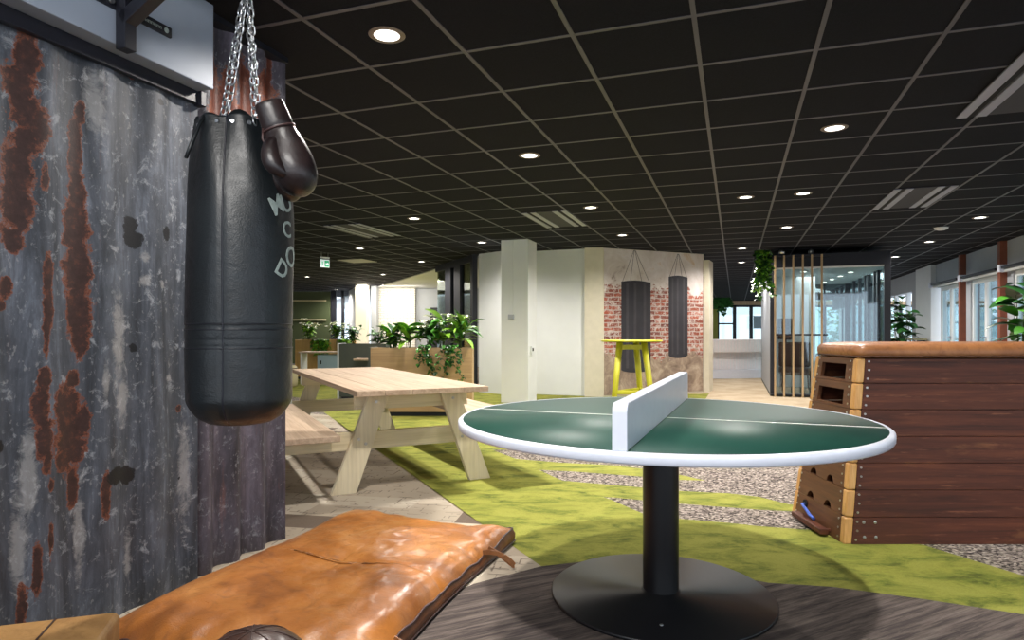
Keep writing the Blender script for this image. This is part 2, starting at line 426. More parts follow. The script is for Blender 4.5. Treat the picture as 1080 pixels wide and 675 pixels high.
# green sweep
edge_l = [(571, 597.5), (502, 549.4), (480, 534), (400, 477), (366, 454), (346, 438), (322, 420.5)]
green = floor_poly(edge_l, .0012) + [Vector((-9.9, 17.5, .0012)), Vector((-9.9, 19.5, .0012)), Vector((-1.8, 19.5, .0012)), Vector((-1, 12.6, .0012)), Vector((3.5, 12.0, .0012))]
green += floor_poly([(748, 415), (738, 430), (690, 450), (610, 468), (560, 474), (519, 474.5), (544, 484), (591, 488), (649, 491), (700, 497), (744.5, 507), (716, 506.3), (680, 503), (613, 498), (568, 495.7), (593, 507), (635, 510.7), (680, 514.5), (716, 518), (769, 520.5), (800, 524), (831, 531.7), (900, 541), (900, 543), (831, 539.4), (800, 537.7), (769, 535.4), (716, 531.2), (680, 528), (649, 525), (635.6, 524.3), (644.4, 527.2), (677.8, 541.7), (716, 547.2), (769, 551.7), (804, 555.4), (856, 559), (920, 567), (974, 575), (1080, 607.6), (1260, 668), (1300, 790), (1080, 648.5), (972.6, 632), (878, 619.3), (811, 615), (740, 603), (680, 594), (620, 592)], .0012)
mb.mi = 2; mb.face(green)
# beige planks to the left of the green
bei = floor_poly(edge_l[:6], .0012) + [Vector((-9.9, 13.2, .0012)), Vector((-9.9, 2.2, .0012)), Vector((-2.4, 1.2, .0012))] + floor_poly([(430, 645), (500, 616)], .0012)
mb.mi = 3; mb.face(bei)
drk = floor_poly([(500, 616), (571, 597.5), (620, 592), (680, 594), (740, 603), (811, 615), (878, 619.3), (972.6, 632), (1080, 648.5), (1300, 790)], .0018)
drk += [Vector((3, -2.9, .0018)), Vector((-6, -2.9, .0018)), Vector((-2.4, 1.2, .0018))] + floor_poly([(430, 645)], .0018)
mb.mi = 4; mb.face(drk)
bmesh.ops.triangulate(mb.bm, faces=[f for f in mb.bm.faces], ngon_method='EAR_CLIP')
fl = mb.build('floor', [M['c_speck'], M['c_far'], M['c_green'], M['c_beige'], M['c_dark']], normals=False)
for p in fl.data.polygons:
    if p.normal.z < 0: p.flip()
struct(fl)
# slab below so that the floor has depth
mb = MB(); mb.prism([(-14, -4.3, -.25), (3.2, -4.3, -.25), (15.1, 29.7, -.25), (15.6, 31, -.25), (-14, 31, -.25)], (0, 0, .24)); struct(mb.build('floor', M['grey_wall']))
mb = MB(); mb.box(4, 34, 31.3, 42, -.45, -.2); struct(mb.build('ground', M['leaf_dark']))

# ------------------------------------------------------------------ ceiling
XW = 4.26                                     # grid plane of the window wall
mb = MB(); mb.gbox(-16, XW+.3, -2.6, 33, CEIL, CEIL+.2); struct(mb.build('ceiling', M['tile']))
mb = MB()
x = -.189
xs = [x+.6*i for i in range(-26, 8)]
ys = [3.20+.6*j for j in range(-9, 48)]
for X in xs: mb.gbox(X-.012, X+.012, -2.6, 33, CEIL-.004, CEIL+.001)
for Y in ys: mb.gbox(-16, XW, Y-.012, Y+.012, CEIL-.003, CEIL+.001)
struct(mb.build('ceiling', M['tbar']))
def tile_at(px, py):
    p = F(px, py, CEIL); X, Y = toG(p.x, p.y)
    return X, Y
# ------------------------------------------------------------------ left wall of corrugated sheets
XL = -2.36
def masked_sheet(name, Y0, Y1, z0, z1, lam, amp, X, mat, blobs, phase=0.0, step=.0125):
    nu, nv = int((Y1-Y0)/step), int((z1-z0)/(step*1.2))
    me = bpy.data.meshes.new(name); vs = []; fs = []
    at = {'rust': [], 'dark': [], 'light': []}
    for j in range(nv+1):
        z = z0+(z1-z0)*j/nv
        for i in range(nu+1):
            y = Y0+(Y1-Y0)*i/nu
            q = G(X + amp*math.sin(2*PI*(y-Y0)/lam+phase), y, z); vs.append(q)
            acc = {'rust': 0.0, 'dark': 0.0, 'light': 0.0}
            for k, cy, cz, ry, rz in blobs:
                if abs(y-cy) > 2.2*ry or abs(z-cz) > 2.2*rz: continue
                e = math.hypot((y-cy)/ry, (z-cz)/rz); acc[k] = max(acc[k], 1.0-.5*e)
            for k in at: at[k].append(acc[k])
    for j in range(nv):
        for i in range(nu):
            a = j*(nu+1)+i; fs.append((a, a+1, a+nu+2, a+nu+1))
    me.from_pydata(vs, [], fs)
    for k in at:
        A = me.attributes.new(k, 'FLOAT', 'POINT'); A.data.foreach_set('value', at[k])
    for p in me.polygons: p.use_smooth = True
    me.materials.append(mat)
    o = bpy.data.objects.new(name, me); COL.objects.link(o)
    return struct(o)
def blob(kind, px, py, rx, ry):
    a = WG(px, py, XL); b = WG(px+rx, py, XL); c = WG(px, py-ry, XL)
    return (kind, toG(a.x, a.y)[1], a.z, abs(toG(b.x, b.y)[1]-toG(a.x, a.y)[1]), abs(c.z-a.z))
bl = []
for a in [(28,62,13,26),(22,90,17,24),(30,118,18,20),(38,132,13,18),(27,150,15,18),(20,178,16,30),(18,215,17,34),(15,250,11,16),(46,188,4,14)]: bl.append(blob('rust', *a))
for a in [(86,118,5,12),(80,140,7,22),(80,170,7,30),(82,205,9,28),(80,240,13,34),(82,285,14,38),(84,325,13,34),(86,358,8,20)]: bl.append(blob('rust', *a))
for a in [(49,290,5,24),(49,325,6,26),(47,352,4,22),(8,303,7,12),(3,322,5,6)]: bl.append(blob('rust', *a))
for a in [(46,398,7,12),(42,430,9,26),(46,465,9,24),(48,490,5,12),(78,400,7,10),(72,435,14,32),(76,465,15,30),(88,445,8,16),(68,488,10,12),(78,515,6,22),(52,512,3,6),(110,522,5,26),(52,570,3,20),(38,600,5,26),(24,640,5,22),(190,431,3,4),(140,78,4,5)]: bl.append(blob('rust', *a))
for a in [(138,238,8,10),(141,252,9,10),(175,246,5,7),(120,502,9,9),(134,502,9,9),(1,472,4,8),(142,367,4,5),(190,505,1.5,2),(168,108,4,4)]: bl.append(blob('dark', *a))
for a in [(153,272,5,7),(153,296,5,6),(170,300,3,4),(125,360,8,60),(130,420,7,30),(30,500,9,60),(20,580,9,60),(195,500,6,60),(100,110,12,40),(110,400,4,20),(178,398,4,4),(85,560,6,60),(136,590,5,30)]: bl.append(blob('light', *a))
# left sheet stands proud of the back one by a hand's breadth
masked_sheet('wall_left', .2, 2.314, -.0, 2.25, .235, .010, XL, M['zinc'], bl, 1.2)
bl2 = []
for a in [(231,88,8,30),(240,120,14,30),(246,88,5,16),(262,80,7,22),(268,110,10,34),(285,90,10,16),(256,125,10,14),(286,120,10,24)]: bl2.append(blob('rust', *a))
for a in [(232,60,1.5,60),(292,60,2,60)]: bl2.append(blob('rust', *a))
for a in [(245,112,6,14),(262,112,5,14)]: bl2.append(blob('light', *a))
masked_sheet('wall_left', 2.3145, 2.945, 0, CEIL-.03, .185, .026, XL-.031, M['zinc_rusty'], bl2, -1.2)
mb = MB(); mb.gbox(XL-.25, XL-.062, .2, 2.93, 0, CEIL-.001); struct(mb.build('wall_left', M['black_frame']))
mb = MB(); mb.gbox(XL-.061, XL+.01, .2, 2.95, CEIL-.03, CEIL-.001); struct(mb.build('trim_1', M['black_frame']))
# white boxed board with its black rail
t = thing('backboard', 'white boxed backboard fixed high on the zinc wall behind the black bracket', 'backboard', G(XL, 1.25, 2.26), GA)
mb = MB(); mb.box(0.0, .112, -1.05, 1.055, 0, CEIL-2.26-.035); mb.build('board', plain('white board', lin(148, 158, 174), .45, .04, 3), t, .004)
mb = MB(); mb.box(.004, .032, -1.05, 1.07, -.058, -.001); mb.build('rail', M['black_metal'], t, .002)
mb = MB(); mb.box(.004, .05, 1.045, 1.075, -.066, -.0); mb.build('rail_end', M['black_metal'], t, .002)

# bracket carrying the bag
BX, BY = -1.662, 1.83
t = thing('wall_bracket', 'black steel bracket with sloping strut bolted to the white board above the hanging bag', 'bracket', G(XL+.112, BY, 2.26), GA)
mb = MB(); mb.box(.012, .062, -.025, .025, -.026, .40); mb.build('post', M['black_metal'], t, .003)
mb = MB(); mb.bar((.035, 0, .085), (.47, 0, .325), .05, .05); mb.build('strut', M['black_metal'], t, .003)
mb = MB(); mb.box(.0, BX-(XL+.112)+.05, -.024, .024, .335, .385); mb.build('arm', M['black_metal'], t, .003)
mb = MB(); mb.box(.0, .012, -.30, .235, .128, .170); pl_ = mb.build('mounting_plate', M['black_metal'], t, .002)
for yy in (-.16, -.10, -.045): mb = MB(); mb.tube([(.012, yy, .149), (.022, yy, .149)], .011, 12); mb.build('bolt', M['steel'], t)
def text_mesh(txt, size, name, mat, parent, mtx, fn=None, bold=0.0, ext=0.0005):
    cu = bpy.data.curves.new(name, 'FONT'); cu.body = txt; cu.size = size; cu.extrude = ext; cu.offset = bold; cu.resolution_u = 3
    if fn: cu.align_x = 'CENTER'; cu.align_y = 'CENTER'
    ob = bpy.data.objects.new(name, cu); COL.objects.link(ob)
    dg = bpy.context.evaluated_depsgraph_get(); me = bpy.data.meshes.new_from_object(ob.evaluated_get(dg))
    bpy.data.objects.remove(ob)
    if fn:
        bm = bmesh.new(); bm.from_mesh(me)
        bmesh.ops.triangulate(bm, faces=bm.faces)
        for _ in range(3):
            bmesh.ops.subdivide_edges(bm, edges=[e for e in bm.edges if e.calc_length() > size*.12], cuts=1)
            bmesh.ops.triangulate(bm, faces=bm.faces)
        for v in bm.verts: v.co = fn(v.co)
        bm.to_mesh(me); bm.free()
    me.materials.clear(); me.materials.append(mat)
    o = bpy.data.objects.new(name, me); COL.objects.link(o); o.parent = parent
    if mtx is not None: o.matrix_local = mtx
    return o
# text on the plate reads along +Y (grid), facing +X
mb = MB()      # a row of tiny white marks too small to read
for k in range(9):
    y = .065+k*.0135
    mb.box(.012, .0128, y, y+.0022, .143, .154); mb.box(.012, .0128, y+.0075, y+.0097, .143, .154); mb.box(.012, .0128, y, y+.0097, (.152 if k % 3 else .147), (.154 if k % 3 else .149))
mb.build('lettering', M['letter'], t)
mb = MB(); mb.tube([(.012, .207, .149), (.0135, .207, .149)], .011, 16); mb.build('emblem', M['letter'], t)

# ------------------------------------------------------------------ punching bag
bag_c = G(BX, BY); BZ0, BZ1 = .835, 1.885
t = thing('punching_bag', 'tall black leather punching bag hanging on chains in front of the zinc wall', 'punching bag', (bag_c.x, bag_c.y, BZ0), 0)
H = BZ1-BZ0
def bag_r(z):
    if z < .02: return .108+ .034*(z/.02)
    if z < .09: return .142+.035*math.sin((z-.02)/.07*PI/2)
    if z < .62: return .177
    k = (z-.62)/(H-.62); return .177-.034*k**2
def bag_pt(th, z, off=0.0):
    r = bag_r(z) + off
    d = noise.noise(Vector((math.cos(th)*1.3, math.sin(th)*1.3, z*2.2)))*.006
    up = max(0, (z-.6)/(H-.6)); d += up*.007*math.sin(th*7+z*9)
    seam = -PI/2+.07
    a = math.atan2(math.sin(th-seam), math.cos(th-seam))
    d -= .005*math.exp(-(a/.035)**2)
    for zz in (.335, .29, .27): d -= .0028*math.exp(-((z-zz)/.004)**2)
    r += d
    return Vector((r*math.cos(th), r*math.sin(th), z))
mb = MB(); n = 128; m = 150; rings = []
for j in range(m+1):
    z = H*(j/m)
    rings.append([mb.bm.verts.new(bag_pt(2*PI*k/n, z) + (Vector((0,0,.008*math.sin(2*PI*k/n*9)+.006*math.sin(2*PI*k/n*4))) if j == m else Vector())) for k in range(n)])
for A, B in zip(rings, rings[1:]):
    for k in range(n): mb._f([A[k], A[(k+1)%n], B[(k+1)%n], B[k]], True)
c0 = [mb.bm.verts.new(Vector((v.co.x*.6, v.co.y*.6, -.008))) for v in rings[0]]
for k in range(n): mb._f([c0[k], c0[(k+1)%n], rings[0][(k+1)%n], rings[0][k]], True)
mb._f(c0[::-1], True)
c1 = [mb.bm.verts.new(Vector((v.co.x*.9, v.co.y*.9, H-.03))) for v in rings[-1]]
for k in range(n): mb._f([rings[-1][k], rings[-1][(k+1)%n], c1[(k+1)%n], c1[k]], True)
mb._f(c1)
mb.build('body', M['bag_leather'], t)
mb = MB()   # raised seam welts
for th in (-PI/2+.07, -PI/2-1.5, -PI/2+2.4):
    mb.tube([bag_pt(th, z, .001) for z in [i*H/40 for i in range(41)]], .0032, 6)
mb.build('seam', M['black_metal'], t)
mb = MB()
for z in (.345, .325, .262):
    mb.tube([bag_pt(2*PI*k/64, z, .0005) for k in range(64)], .0016, 5, closed=True)
mb.build('stitching', M['black_metal'], t)
for k in range(18):
    th = -PI/2+.22+k*2*PI/18
    p = bag_pt(th, H-.028, .0); q = bag_pt(th, H-.028, .004); mb = MB(); mb.tube([p, q], [.0085, .006], 14)
    mb.build('eyelet', M['steel'], t)
def chain(a, b, link=.036, w=.0105, r=.0029):
    a, b = Vector(a), Vector(b); L = (b-a).length; d = (b-a).normalized()
    pitch = link-2*r*1.05; k = max(1, round(L/pitch)); pitch = L/k
    u = d.cross(Vector((.2, 1, .1))).normalized(); v = d.cross(u)
    mb = MB()
    for i in range(k):
        c = a + d*(pitch*(i+.5)); s_ = u if i % 2 else v
        ang = random.uniform(-.35, .35); s_ = (s_*math.cos(ang) + d.cross(s_)*math.sin(ang))
        pts = []
        hl = link/2-w
        for q in range(7):
            aa = -PI/2+PI*q/6; pts.append(c + d*(hl+w*math.cos(aa)) + s_*w*math.sin(aa))
        for q in range(7):
            aa = PI/2+PI*q/6; pts.append(c + d*(-hl+w*math.cos(aa)) + s_*w*math.sin(aa))
        mb.tube(pts, r, 6, closed=True)
    return mb
APEX = Vector((.022, 0, 2.375-BZ0))
for (x, y) in ((-.014, -.125), (-.105, .095), (.096, -.115), (.026, .11)):
    chain((x, y, H-.03), APEX+Vector((x*.06, y*.1, 0))).build('chain', M['steel'], t)
mb = chain(APEX+Vector((0,0,-.01)), (.0, 0, 2.60-BZ0)); mb.ball(APEX, .014, 12); mb.build('chain', M['steel'], t)
mb = MB(); mb.tube([(-.065, -.137, H-.01), (-.068, -.165, H-.05), (-.085, -.185, H-.12), (-.098, -.192, H-.165)], .006, 8); mb.build('strap', M['bag_leather'], t)
# stencilled letters wrapped on the side of the bag
def wrap(th0, z0, rot, sx=1.0):
    def fn(co):
        x = co.x*math.cos(rot)-co.y*math.sin(rot); y = co.x*math.sin(rot)+co.y*math.cos(rot)
        return bag_pt(th0 + x*sx/.177, z0+y, .0025+co.z)
    return fn
def bag_theta(px):   # angle on the bag of a sight line through the column px
    best = None
    for i in range(400):
        th = -PI+PI*i/400+.35
        p = Vector((.177*math.cos(th)+bag_c.x, .177*math.sin(th)+bag_c.y)); q = 540+FPX*p.x/p.y
        if th > -PI/2-.4 and (best is None or abs(q-px) < best[0]): best = (abs(q-px), th)
    return best[1]
def bz(py): return EYE+(HOR-py)/FPX*2.16-BZ0
for ch, px, py, rot, sz in (('M', 293, 214.5, .5, .088), ('U', 303.2, 209.5, .35, .088), ('C', 302.6, 238.5, .0, .080), ('O', 306.3, 268, .0, .105), ('D', 297.0, 283, -.5, .084)):
    text_mesh(ch, sz, 'lettering', M['letter'], t, None, wrap(bag_theta(px), bz(py), rot), .0012)

# ------------------------------------------------------------------ boxing gloves
def loft(mb, rings_, n=28, cap=True):
    """rings: (centre, axis_u, axis_v, ru, rv)"""
    RR = []
    for c, u, v, ru, rv in rings_:
        RR.append([mb.bm.verts.new(Vector(c)+Vector(u)*ru*math.cos(2*PI*k/n)+Vector(v)*rv*math.sin(2*PI*k/n)) for k in range(n)])
    for A, B in zip(RR, RR[1:]):
        for k in range(n): mb._f([A[k], A[(k+1)%n], B[(k+1)%n], B[k]], True)
    if cap: mb._f(RR[0][::-1], True); mb._f(RR[-1], True)
def make_glove(name, label, loc, rz, tilt, roll, size=1.0):
    t = thing(name, label, 'boxing glove', loc, rz, None)
    t.rotation_euler = (roll, tilt, rz); t.scale = (size,)*3
    # local: glove hangs down -z from the cuff; back of the hand towards -y, thumb towards -x
    mb = MB(); R_ = []
    prof = [(0.0, .043, .033, 0), (-.012, .045, .036, 0), (-.075, .050, .042, 0), (-.085, .049, .041, 0), (-.10, .053, .047, -.003), (-.135, .062, .057, -.008),
            (-.175, .069, .066, -.014), (-.215, .071, .070, -.018), (-.25, .067, .068, -.018), (-.278, .056, .058, -.014), (-.297, .038, .042, -.008), (-.306, .018, .02, -.002), (-.308, .004, .004, 0)]
    for z, ru, rv, oy in prof: R_.append(((0, oy, z), (1,0,0), (0,1,0), ru, rv))
    loft(mb, R_)
    mb.build('hand', M['glove_leather'], t, sub=1)
    mb = MB(); R_ = []
    for i, (x, y, z, r) in enumerate([(-.030, -.036, -.105, .020), (-.046, -.052, -.135, .028), (-.056, -.062, -.17, .032), (-.055, -.066, -.205, .031), (-.043, -.066, -.232, .024), (-.03, -.062, -.248, .010), (-.027, -.060, -.25, .002)]):
        R_.append(((x, y, z), (1,0,0), (0,1,0), r, r*.95))
    loft(mb, R_, 18); mb.build('thumb', M['glove_leather'], t, sub=1)
    mb = MB(); R_ = []
    for z, k in ((.004, .99), (.006, 1.04), (-.02, 1.09), (-.05, 1.12), (-.078, 1.15), (-.084, 1.08)): R_.append(((0, 0, z), (1,0,0), (0,1,0), .044*k, .037*k))
    loft(mb, R_, 28); mb.build('cuff', M['glove_leather'], t, sub=1)
    mb = MB(); mb.tube([(.051*math.cos(a), .044*math.sin(a), -.082) for a in [2*PI*k/28 for k in range(28)]], .0035, 6, closed=True); mb.build('piping', M['piping'], t)
    mb = MB(); mb.tube([(-.045, -.015, -.07), (-.058, -.018, -.10), (-.056, -.018, -.135), (-.046, -.018, -.15)], .004, 6); mb.build('lace', M['piping'], t)
    return t
g1 = R(284, 2.035, EYE+(HOR-110)/FPX*2.035)
make_glove('boxing_glove', 'front dark brown boxing glove, hanging by its cuff beside the bag chain', g1, .25, -.36, .05, .99)
g2 = R(293, 2.30, EYE+(HOR-131)/FPX*2.30)
make_glove('boxing_glove', 'second brown glove mostly hidden behind the first, only its tip showing below', g2, -.5, -.24, .0, .95)

# ------------------------------------------------------------------ leather gym mat
ML, MWd = 1.60, 1.07
mo = G(-2.185, 1.66)
t = thing('gym_mat', 'puffy orange tan leather gym mat lying on the floor along the zinc wall', 'gym mat', (mo.x, mo.y, 0), GA-.02)
def mat_h(u, v):     # u 0..W across (left to right), v 0..L along
    W = MWd; e = lambda a, s=.055: 1-math.exp(-max(0, a)/s)
    h = .062+.082*e(u)*e(W-u)*e(v, .07)*e(ML-v, .05)
    h -= .009*math.exp(-((v-.79-.05*math.sin(u*3))/.009)**2)
    h += .020*math.exp(-(((u-.12)/.25)**2+((v-1.45)/.22)**2))*1.3
    h += .026*math.exp(-(((u-1.02)/.10)**2+((v-1.55)/.10)**2))
    h += .014*math.sin(u*7+v*3)*e(v)*e(u)*.5
    q = noise.fractal(Vector((u*2.4, v*2.4, 3.1)), .8, 2.1, 4)
    h += .016*q*e(u, .1)*e(W-u, .1)
    # puckers near the ends
    h += .009*math.sin(u*46+2*math.sin(v*9))*math.exp(-v/.14)
    h += .006*math.sin(u*38+3*v)*math.exp(-(ML-v)/.09)
    h += .006*math.sin(v*30+2*u)*math.exp(-(W-u)/.12)
    return h
def mat_out(u, v):   # outline wobble
    x = u + .007*math.sin(v*4.2+1)*(1 if u > MWd*.5 else -.4) - .05*math.sin(PI*v/ML)*(u/MWd)*.4 - .075*(v/ML)*(u/MWd)**2
    y = v + .012*math.sin(u*8)
    if v > ML*.5: y += .05*(u/MWd)**6 - .035*math.sin(PI*u/MWd)
    return x, y
mb = MB(); nu, nv = 98, 150; V_ = []
for j in range(nv+1):
    row = []
    for i in range(nu+1):
        u, v = MWd*i/nu, ML*j/nv; x, y = mat_out(u, v)
        row.append(mb.bm.verts.new((x, y, mat_h(u, v))))
    V_.append(row)
for j in range(nv):
    for i in range(nu): mb._f([V_[j][i], V_[j][i+1], V_[j+1][i+1], V_[j+1][i]], True)
mb.build('top_cover', M['mat_leather'], t)
loop = [(MWd*i/nu, 0) for i in range(nu)] + [(MWd, ML*j/nv) for j in range(nv)] + [(MWd*(nu-i)/nu, ML) for i in range(nu)] + [(0, ML*(nv-j)/nv) for j in range(nv)]
mb = MB(); prev = None; A = []; 
for (u, v) in loop:
    x, y = mat_out(u, v); h = mat_h(u, v); cx, cy = MWd/2, ML/2
    nx, ny = (1 if u >= MWd else -1 if u <= 0 else 0), (1 if v >= ML else -1 if v <= 0 else 0)
    A.append([mb.bm.verts.new((x, y, h)), mb.bm.verts.new((x+nx*.012, y+ny*.012, h*.66)), mb.bm.verts.new((x+nx*.012, y+ny*.012, h*.33)), mb.bm.verts.new((x-nx*.004, y-ny*.004, .003))])
for i in range(len(A)):
    P, Q = A[i], A[(i+1) % len(A)]
    for k in range(3): mb._f([P[k], P[k+1], Q[k+1], Q[k]], True)
mb._f([a[3] for a in A])
mb.build('side_band', M['mat_side'], t)
mb = MB(); pts = [Vector(mat_out(u, v)+(mat_h(u, v)+.002,)) for u, v in loop[::2]]; mb.tube(pts, .0055, 6, closed=True)
pts = [Vector(mat_out(u, v)+(.014,)) + Vector(((.012 if u >= MWd else -.012 if u <= 0 else 0), (.012 if v >= ML else -.012 if v <= 0 else 0), 0)) for u, v in loop[::2]]; mb.tube(pts, .0045, 6, closed=True)
mb.build('piping', M['piping'], t)
for vv in (1.24, .30):
    mb = MB(); x0, y0 = mat_out(MWd, vv); pts = []
    for k in range(13):
        a = k/12; pts.append((x0-.005+.15*math.sin(PI*a), y0-.035*math.cos(PI*a), .075-.055*math.sin(PI*a)**2+.02*math.sin(2*PI*a)))
    for (p, q) in zip(pts, pts[1:]): mb.bar(p, q, .006, .024)
    mb.build('handle_loop', M['pad_leather'], t, .002, weld=True)

# ochre leather block at the bottom left corner, between camera and mat
bo = F(128, 643, .26)
t = thing('leather_block', 'ochre leather covered block with stitched seam beside the mat, in the bottom left corner', 'gym block', (bo.x, bo.y, 0), .30)
mb = MB(); mb.box(-.34, 0, -.62, 0, .004, .26); mb.build('body', M['block_leather'], t, .022, 4)
mb = MB()
for xx in (-.175,): mb.tube([(xx, -.62, .262), (xx, -.3, .2635), (xx, -.02, .262), (xx, .003, .24), (xx, .003, .01)], .003, 6)
mb.build('seam', M['dark_brown'], t)
# medicine ball
t = thing('medicine_ball', 'dark brown leather medicine ball on the floor in front of the tan mat', 'medicine ball', (-.692, 1.70, -.001), .3)
mb = MB(); mb.ball((0, 0, .180), .178, 48); mb.build('body', M['ball_leather'], t)
mb = MB()
for k in range(4):
    a = PI*k/4
    mb.tube([(.1788*math.sin(q)*math.cos(a), .1788*math.sin(q)*math.sin(a), .180+.1788*math.cos(q)) for q in [2*PI*i/64 for i in range(64)]], .0018, 5, closed=True)
mb.build('seam', M['dark_brown'], t)

# ------------------------------------------------------------------ round ping pong table
PT = Vector((.652, 2.80, 0)); TZ = .78; TR = .885
nd = math.atan2(1.70, .665)    # direction of the net
t = thing('ping_pong_table', 'round green ping pong table with white rim on a black pedestal', 'table', PT, nd)
mb = MB(); mb.lathe([(0, TZ-.03), (TR-.02, TZ-.03), (TR-.02, TZ)], 96); mb.lathe([(TR-.02, TZ), (0, TZ)], 96); mb.build('playing_top', M['ping'], t, weld=True)
mb = MB(); mb.lathe([(TR-.021, TZ+.0006), (TR-.008, TZ+.0006), (TR-.001, TZ-.005), (TR, TZ-.012), (TR, TZ-.030), (TR-.004, TZ-.036), (TR-.03, TZ-.037), (TR-.03, TZ-.03)], 128); part_label(mb.build('rim', M['rim'], t), 'white edge band')
mb = MB(); mb.box(-.006, .006, -(TR-.02), TR-.02, TZ+.0002, TZ+.0012); mb.build('centre_line', M['line'], t)
mb = MB(); NL = .872
prof = []
for i in range(7):
    a = PI/2*i/6; prof.append((NL-.035+.035*math.cos(PI/2-a)*1.0, 0))
poly = [(-NL, -.024, TZ+.001), (NL, -.024, TZ+.001)]
rr = .028
for i in range(7):
    a = PI/2*i/6; poly.append((NL-rr+rr*math.cos(a), -.024, TZ+.151-rr+rr*math.sin(a)))
for i in range(7):
    a = PI/2+PI/2*i/6; poly.append((-NL+rr+rr*math.cos(a), -.024, TZ+.151-rr+rr*math.sin(a)))
mb.prism(poly, (0, .048, 0)); o = mb.build('net_board', M['rim'], t, .003); part_label(o, 'solid white net board with rounded ends')
mb = MB(); mb.lathe([(.077, .016), (.077, TZ-.034)], 40); mb.build('column', M['base_black'], t)
mb = MB(); mb.lathe([(.30, TZ-.037), (.30, TZ-.031), (0, TZ-.031)], 40); mb.lathe([(0, TZ-.037), (.30, TZ-.037)], 40); mb.build('top_plate', M['black_metal'], t, weld=True)
mb = MB(); mb.lathe([(0, .003), (.474, .003), (.478, .006), (.478, .014), (.474, .018), (.085, .020), (.082, .032), (0, .032)], 96); mb.build('base_plate', M['base_black'], t)
mb = MB(); mb.ball((-.33, -.05, .019), .008, 12, (1, 1, .5)); mb.build('bolt', M['steel'], t)
# net stands across x so rotate: net_board long axis is local x = net direction

# ------------------------------------------------------------------ vaulting box
t = thing('vaulting_box', 'seven layer wooden vaulting box with a leather padded top on the right', 'vaulting box', (1.80, 3.47, 0), 0)
VL, VD, TA, TB, VH, NS = 1.62, .64, .12, .08, 1.015, 7
def vb(z):   # inset at height z
    k = z/VH; return TA*k, TB*k
sh = VH/NS; th_ = .022
for s_ in range(NS):
    z0, z1 = s_*sh+.0012, (s_+1)*sh-.0012-(.008 if s_ == NS-1 else 0)
    a0, b0 = vb(z0); a1, b1 = vb(z1); pw = .046
    mb = MB()
    for side in (0, 1):
        def Y(b, off): return (b+off) if side == 0 else (VD-b-off)
        mb.hexa([(a0+pw, Y(b0, 0), z0), (VL-a0-pw, Y(b0, 0), z0), (VL-a0-pw, Y(b0, th_), z0), (a0+pw, Y(b0, th_), z0),
                 (a1+pw, Y(b1, 0), z1), (VL-a1-pw, Y(b1, 0), z1), (VL-a1-pw, Y(b1, th_), z1), (a1+pw, Y(b1, th_), z1)])
    sec = mb.build('section', M['box_wood'], t, .0015)
    for ci, (ex, ey) in enumerate(((0,0), (1,0), (0,1), (1,1))):
        mb = MB()
        def PX(a, off): return a+off if ex == 0 else VL-a-off
        def PY(b, off): return b+off if ey == 0 else VD-b-off
        mb.hexa([(PX(a0, -.001), PY(b0, -.001), z0), (PX(a0, pw), PY(b0, -.001), z0), (PX(a0, pw), PY(b0, pw), z0), (PX(a0, -.001), PY(b0, pw), z0),
                 (PX(a1, -.001), PY(b1, -.001), z1), (PX(a1, pw), PY(b1, -.001), z1), (PX(a1, pw), PY(b1, pw), z1), (PX(a1, -.001), PY(b1, pw), z1)])
        mb.build('corner_post', M['post_wood'], sec, .009, 3)
    for ex in (0, 1):
        y0, y1 = pw, VD-pw
        def q3(y, z, off):   # point on the end face
            a, b = vb(z); yy = b + (VD-2*b)*(y/VD); x = a+off
            return (x if ex == 0 else VL-x, yy, z)
        # outline of the board with hand slots cut from its lower edge
        prof = [(y0, z0)]
        if s_ >= 5:
            c, w, h = VD*.5, .33, .075; prof = [(y0, z0), (y0, z0), (c-w/2, z0)]
            up = z0+.012
            outline = None
        rects = []
        if s_ >= 4:      # long letterbox slot
            sy0, sy1, sz0, sz1 = VD*.5-.17, VD*.5+.20, z0+.012, z0+.100
            rects = [(y0, sy0, z0, z1), (sy1, y1, z0, z1), (sy0, sy1, z0, sz0), (sy0, sy1, sz1, z1)]
            mb = MB()
            for (ya, yb, za, zb) in rects:
                mb.hexa([q3(ya, za, 0), q3(yb, za, 0), q3(yb, za, th_), q3(ya, za, th_), q3(ya, zb, 0), q3(yb, zb, 0), q3(yb, zb, th_), q3(ya, zb, th_)])
        else:
            mb = MB(); pts = [(y0, z0)]
            for c in (VD*.33, VD*.67):
                if s_ > 0:
                    for k in range(9):
                        a = PI-PI*k/8; pts.append((c+.042*math.cos(a), z0+.040*math.sin(a)))
            pts += [(y1, z0), (y1, z1), (y0, z1)]
            A = [mb.bm.verts.new(q3(y, z, 0)) for y, z in pts]; B = [mb.bm.verts.new(q3(y, z, th_)) for y, z in pts]
            mb._f(A[::-1]); mb._f(B)
            for k in range(len(A)): mb._f([A[k], A[(k+1) % len(A)], B[(k+1) % len(A)], B[k]])
        mb.build('end_board', M['box_end'], sec)
    for k in range(3):
        z = z0+sh*(.17+.33*k); a, b = vb(z)
        for xx in (a+pw+.018+.004*(k % 2), VL-a-pw-.02):
            mb = MB(); mb.tube([(xx, b-.0035, z), (xx, b+.002, z)], .006, 10); mb.build('screw', M['screw'], sec)
        for yy in (b+pw+.02, VD-b-pw-.01):
            mb = MB(); mb.tube([(a-.0035, yy, z), (a+.002, yy, z)], .006, 10); mb.build('screw', M['screw'], sec)
    # dark lining so the slots look into an unlit hollow
mb = MB()
for s_ in range(NS):
    pass
mb.bm.free()
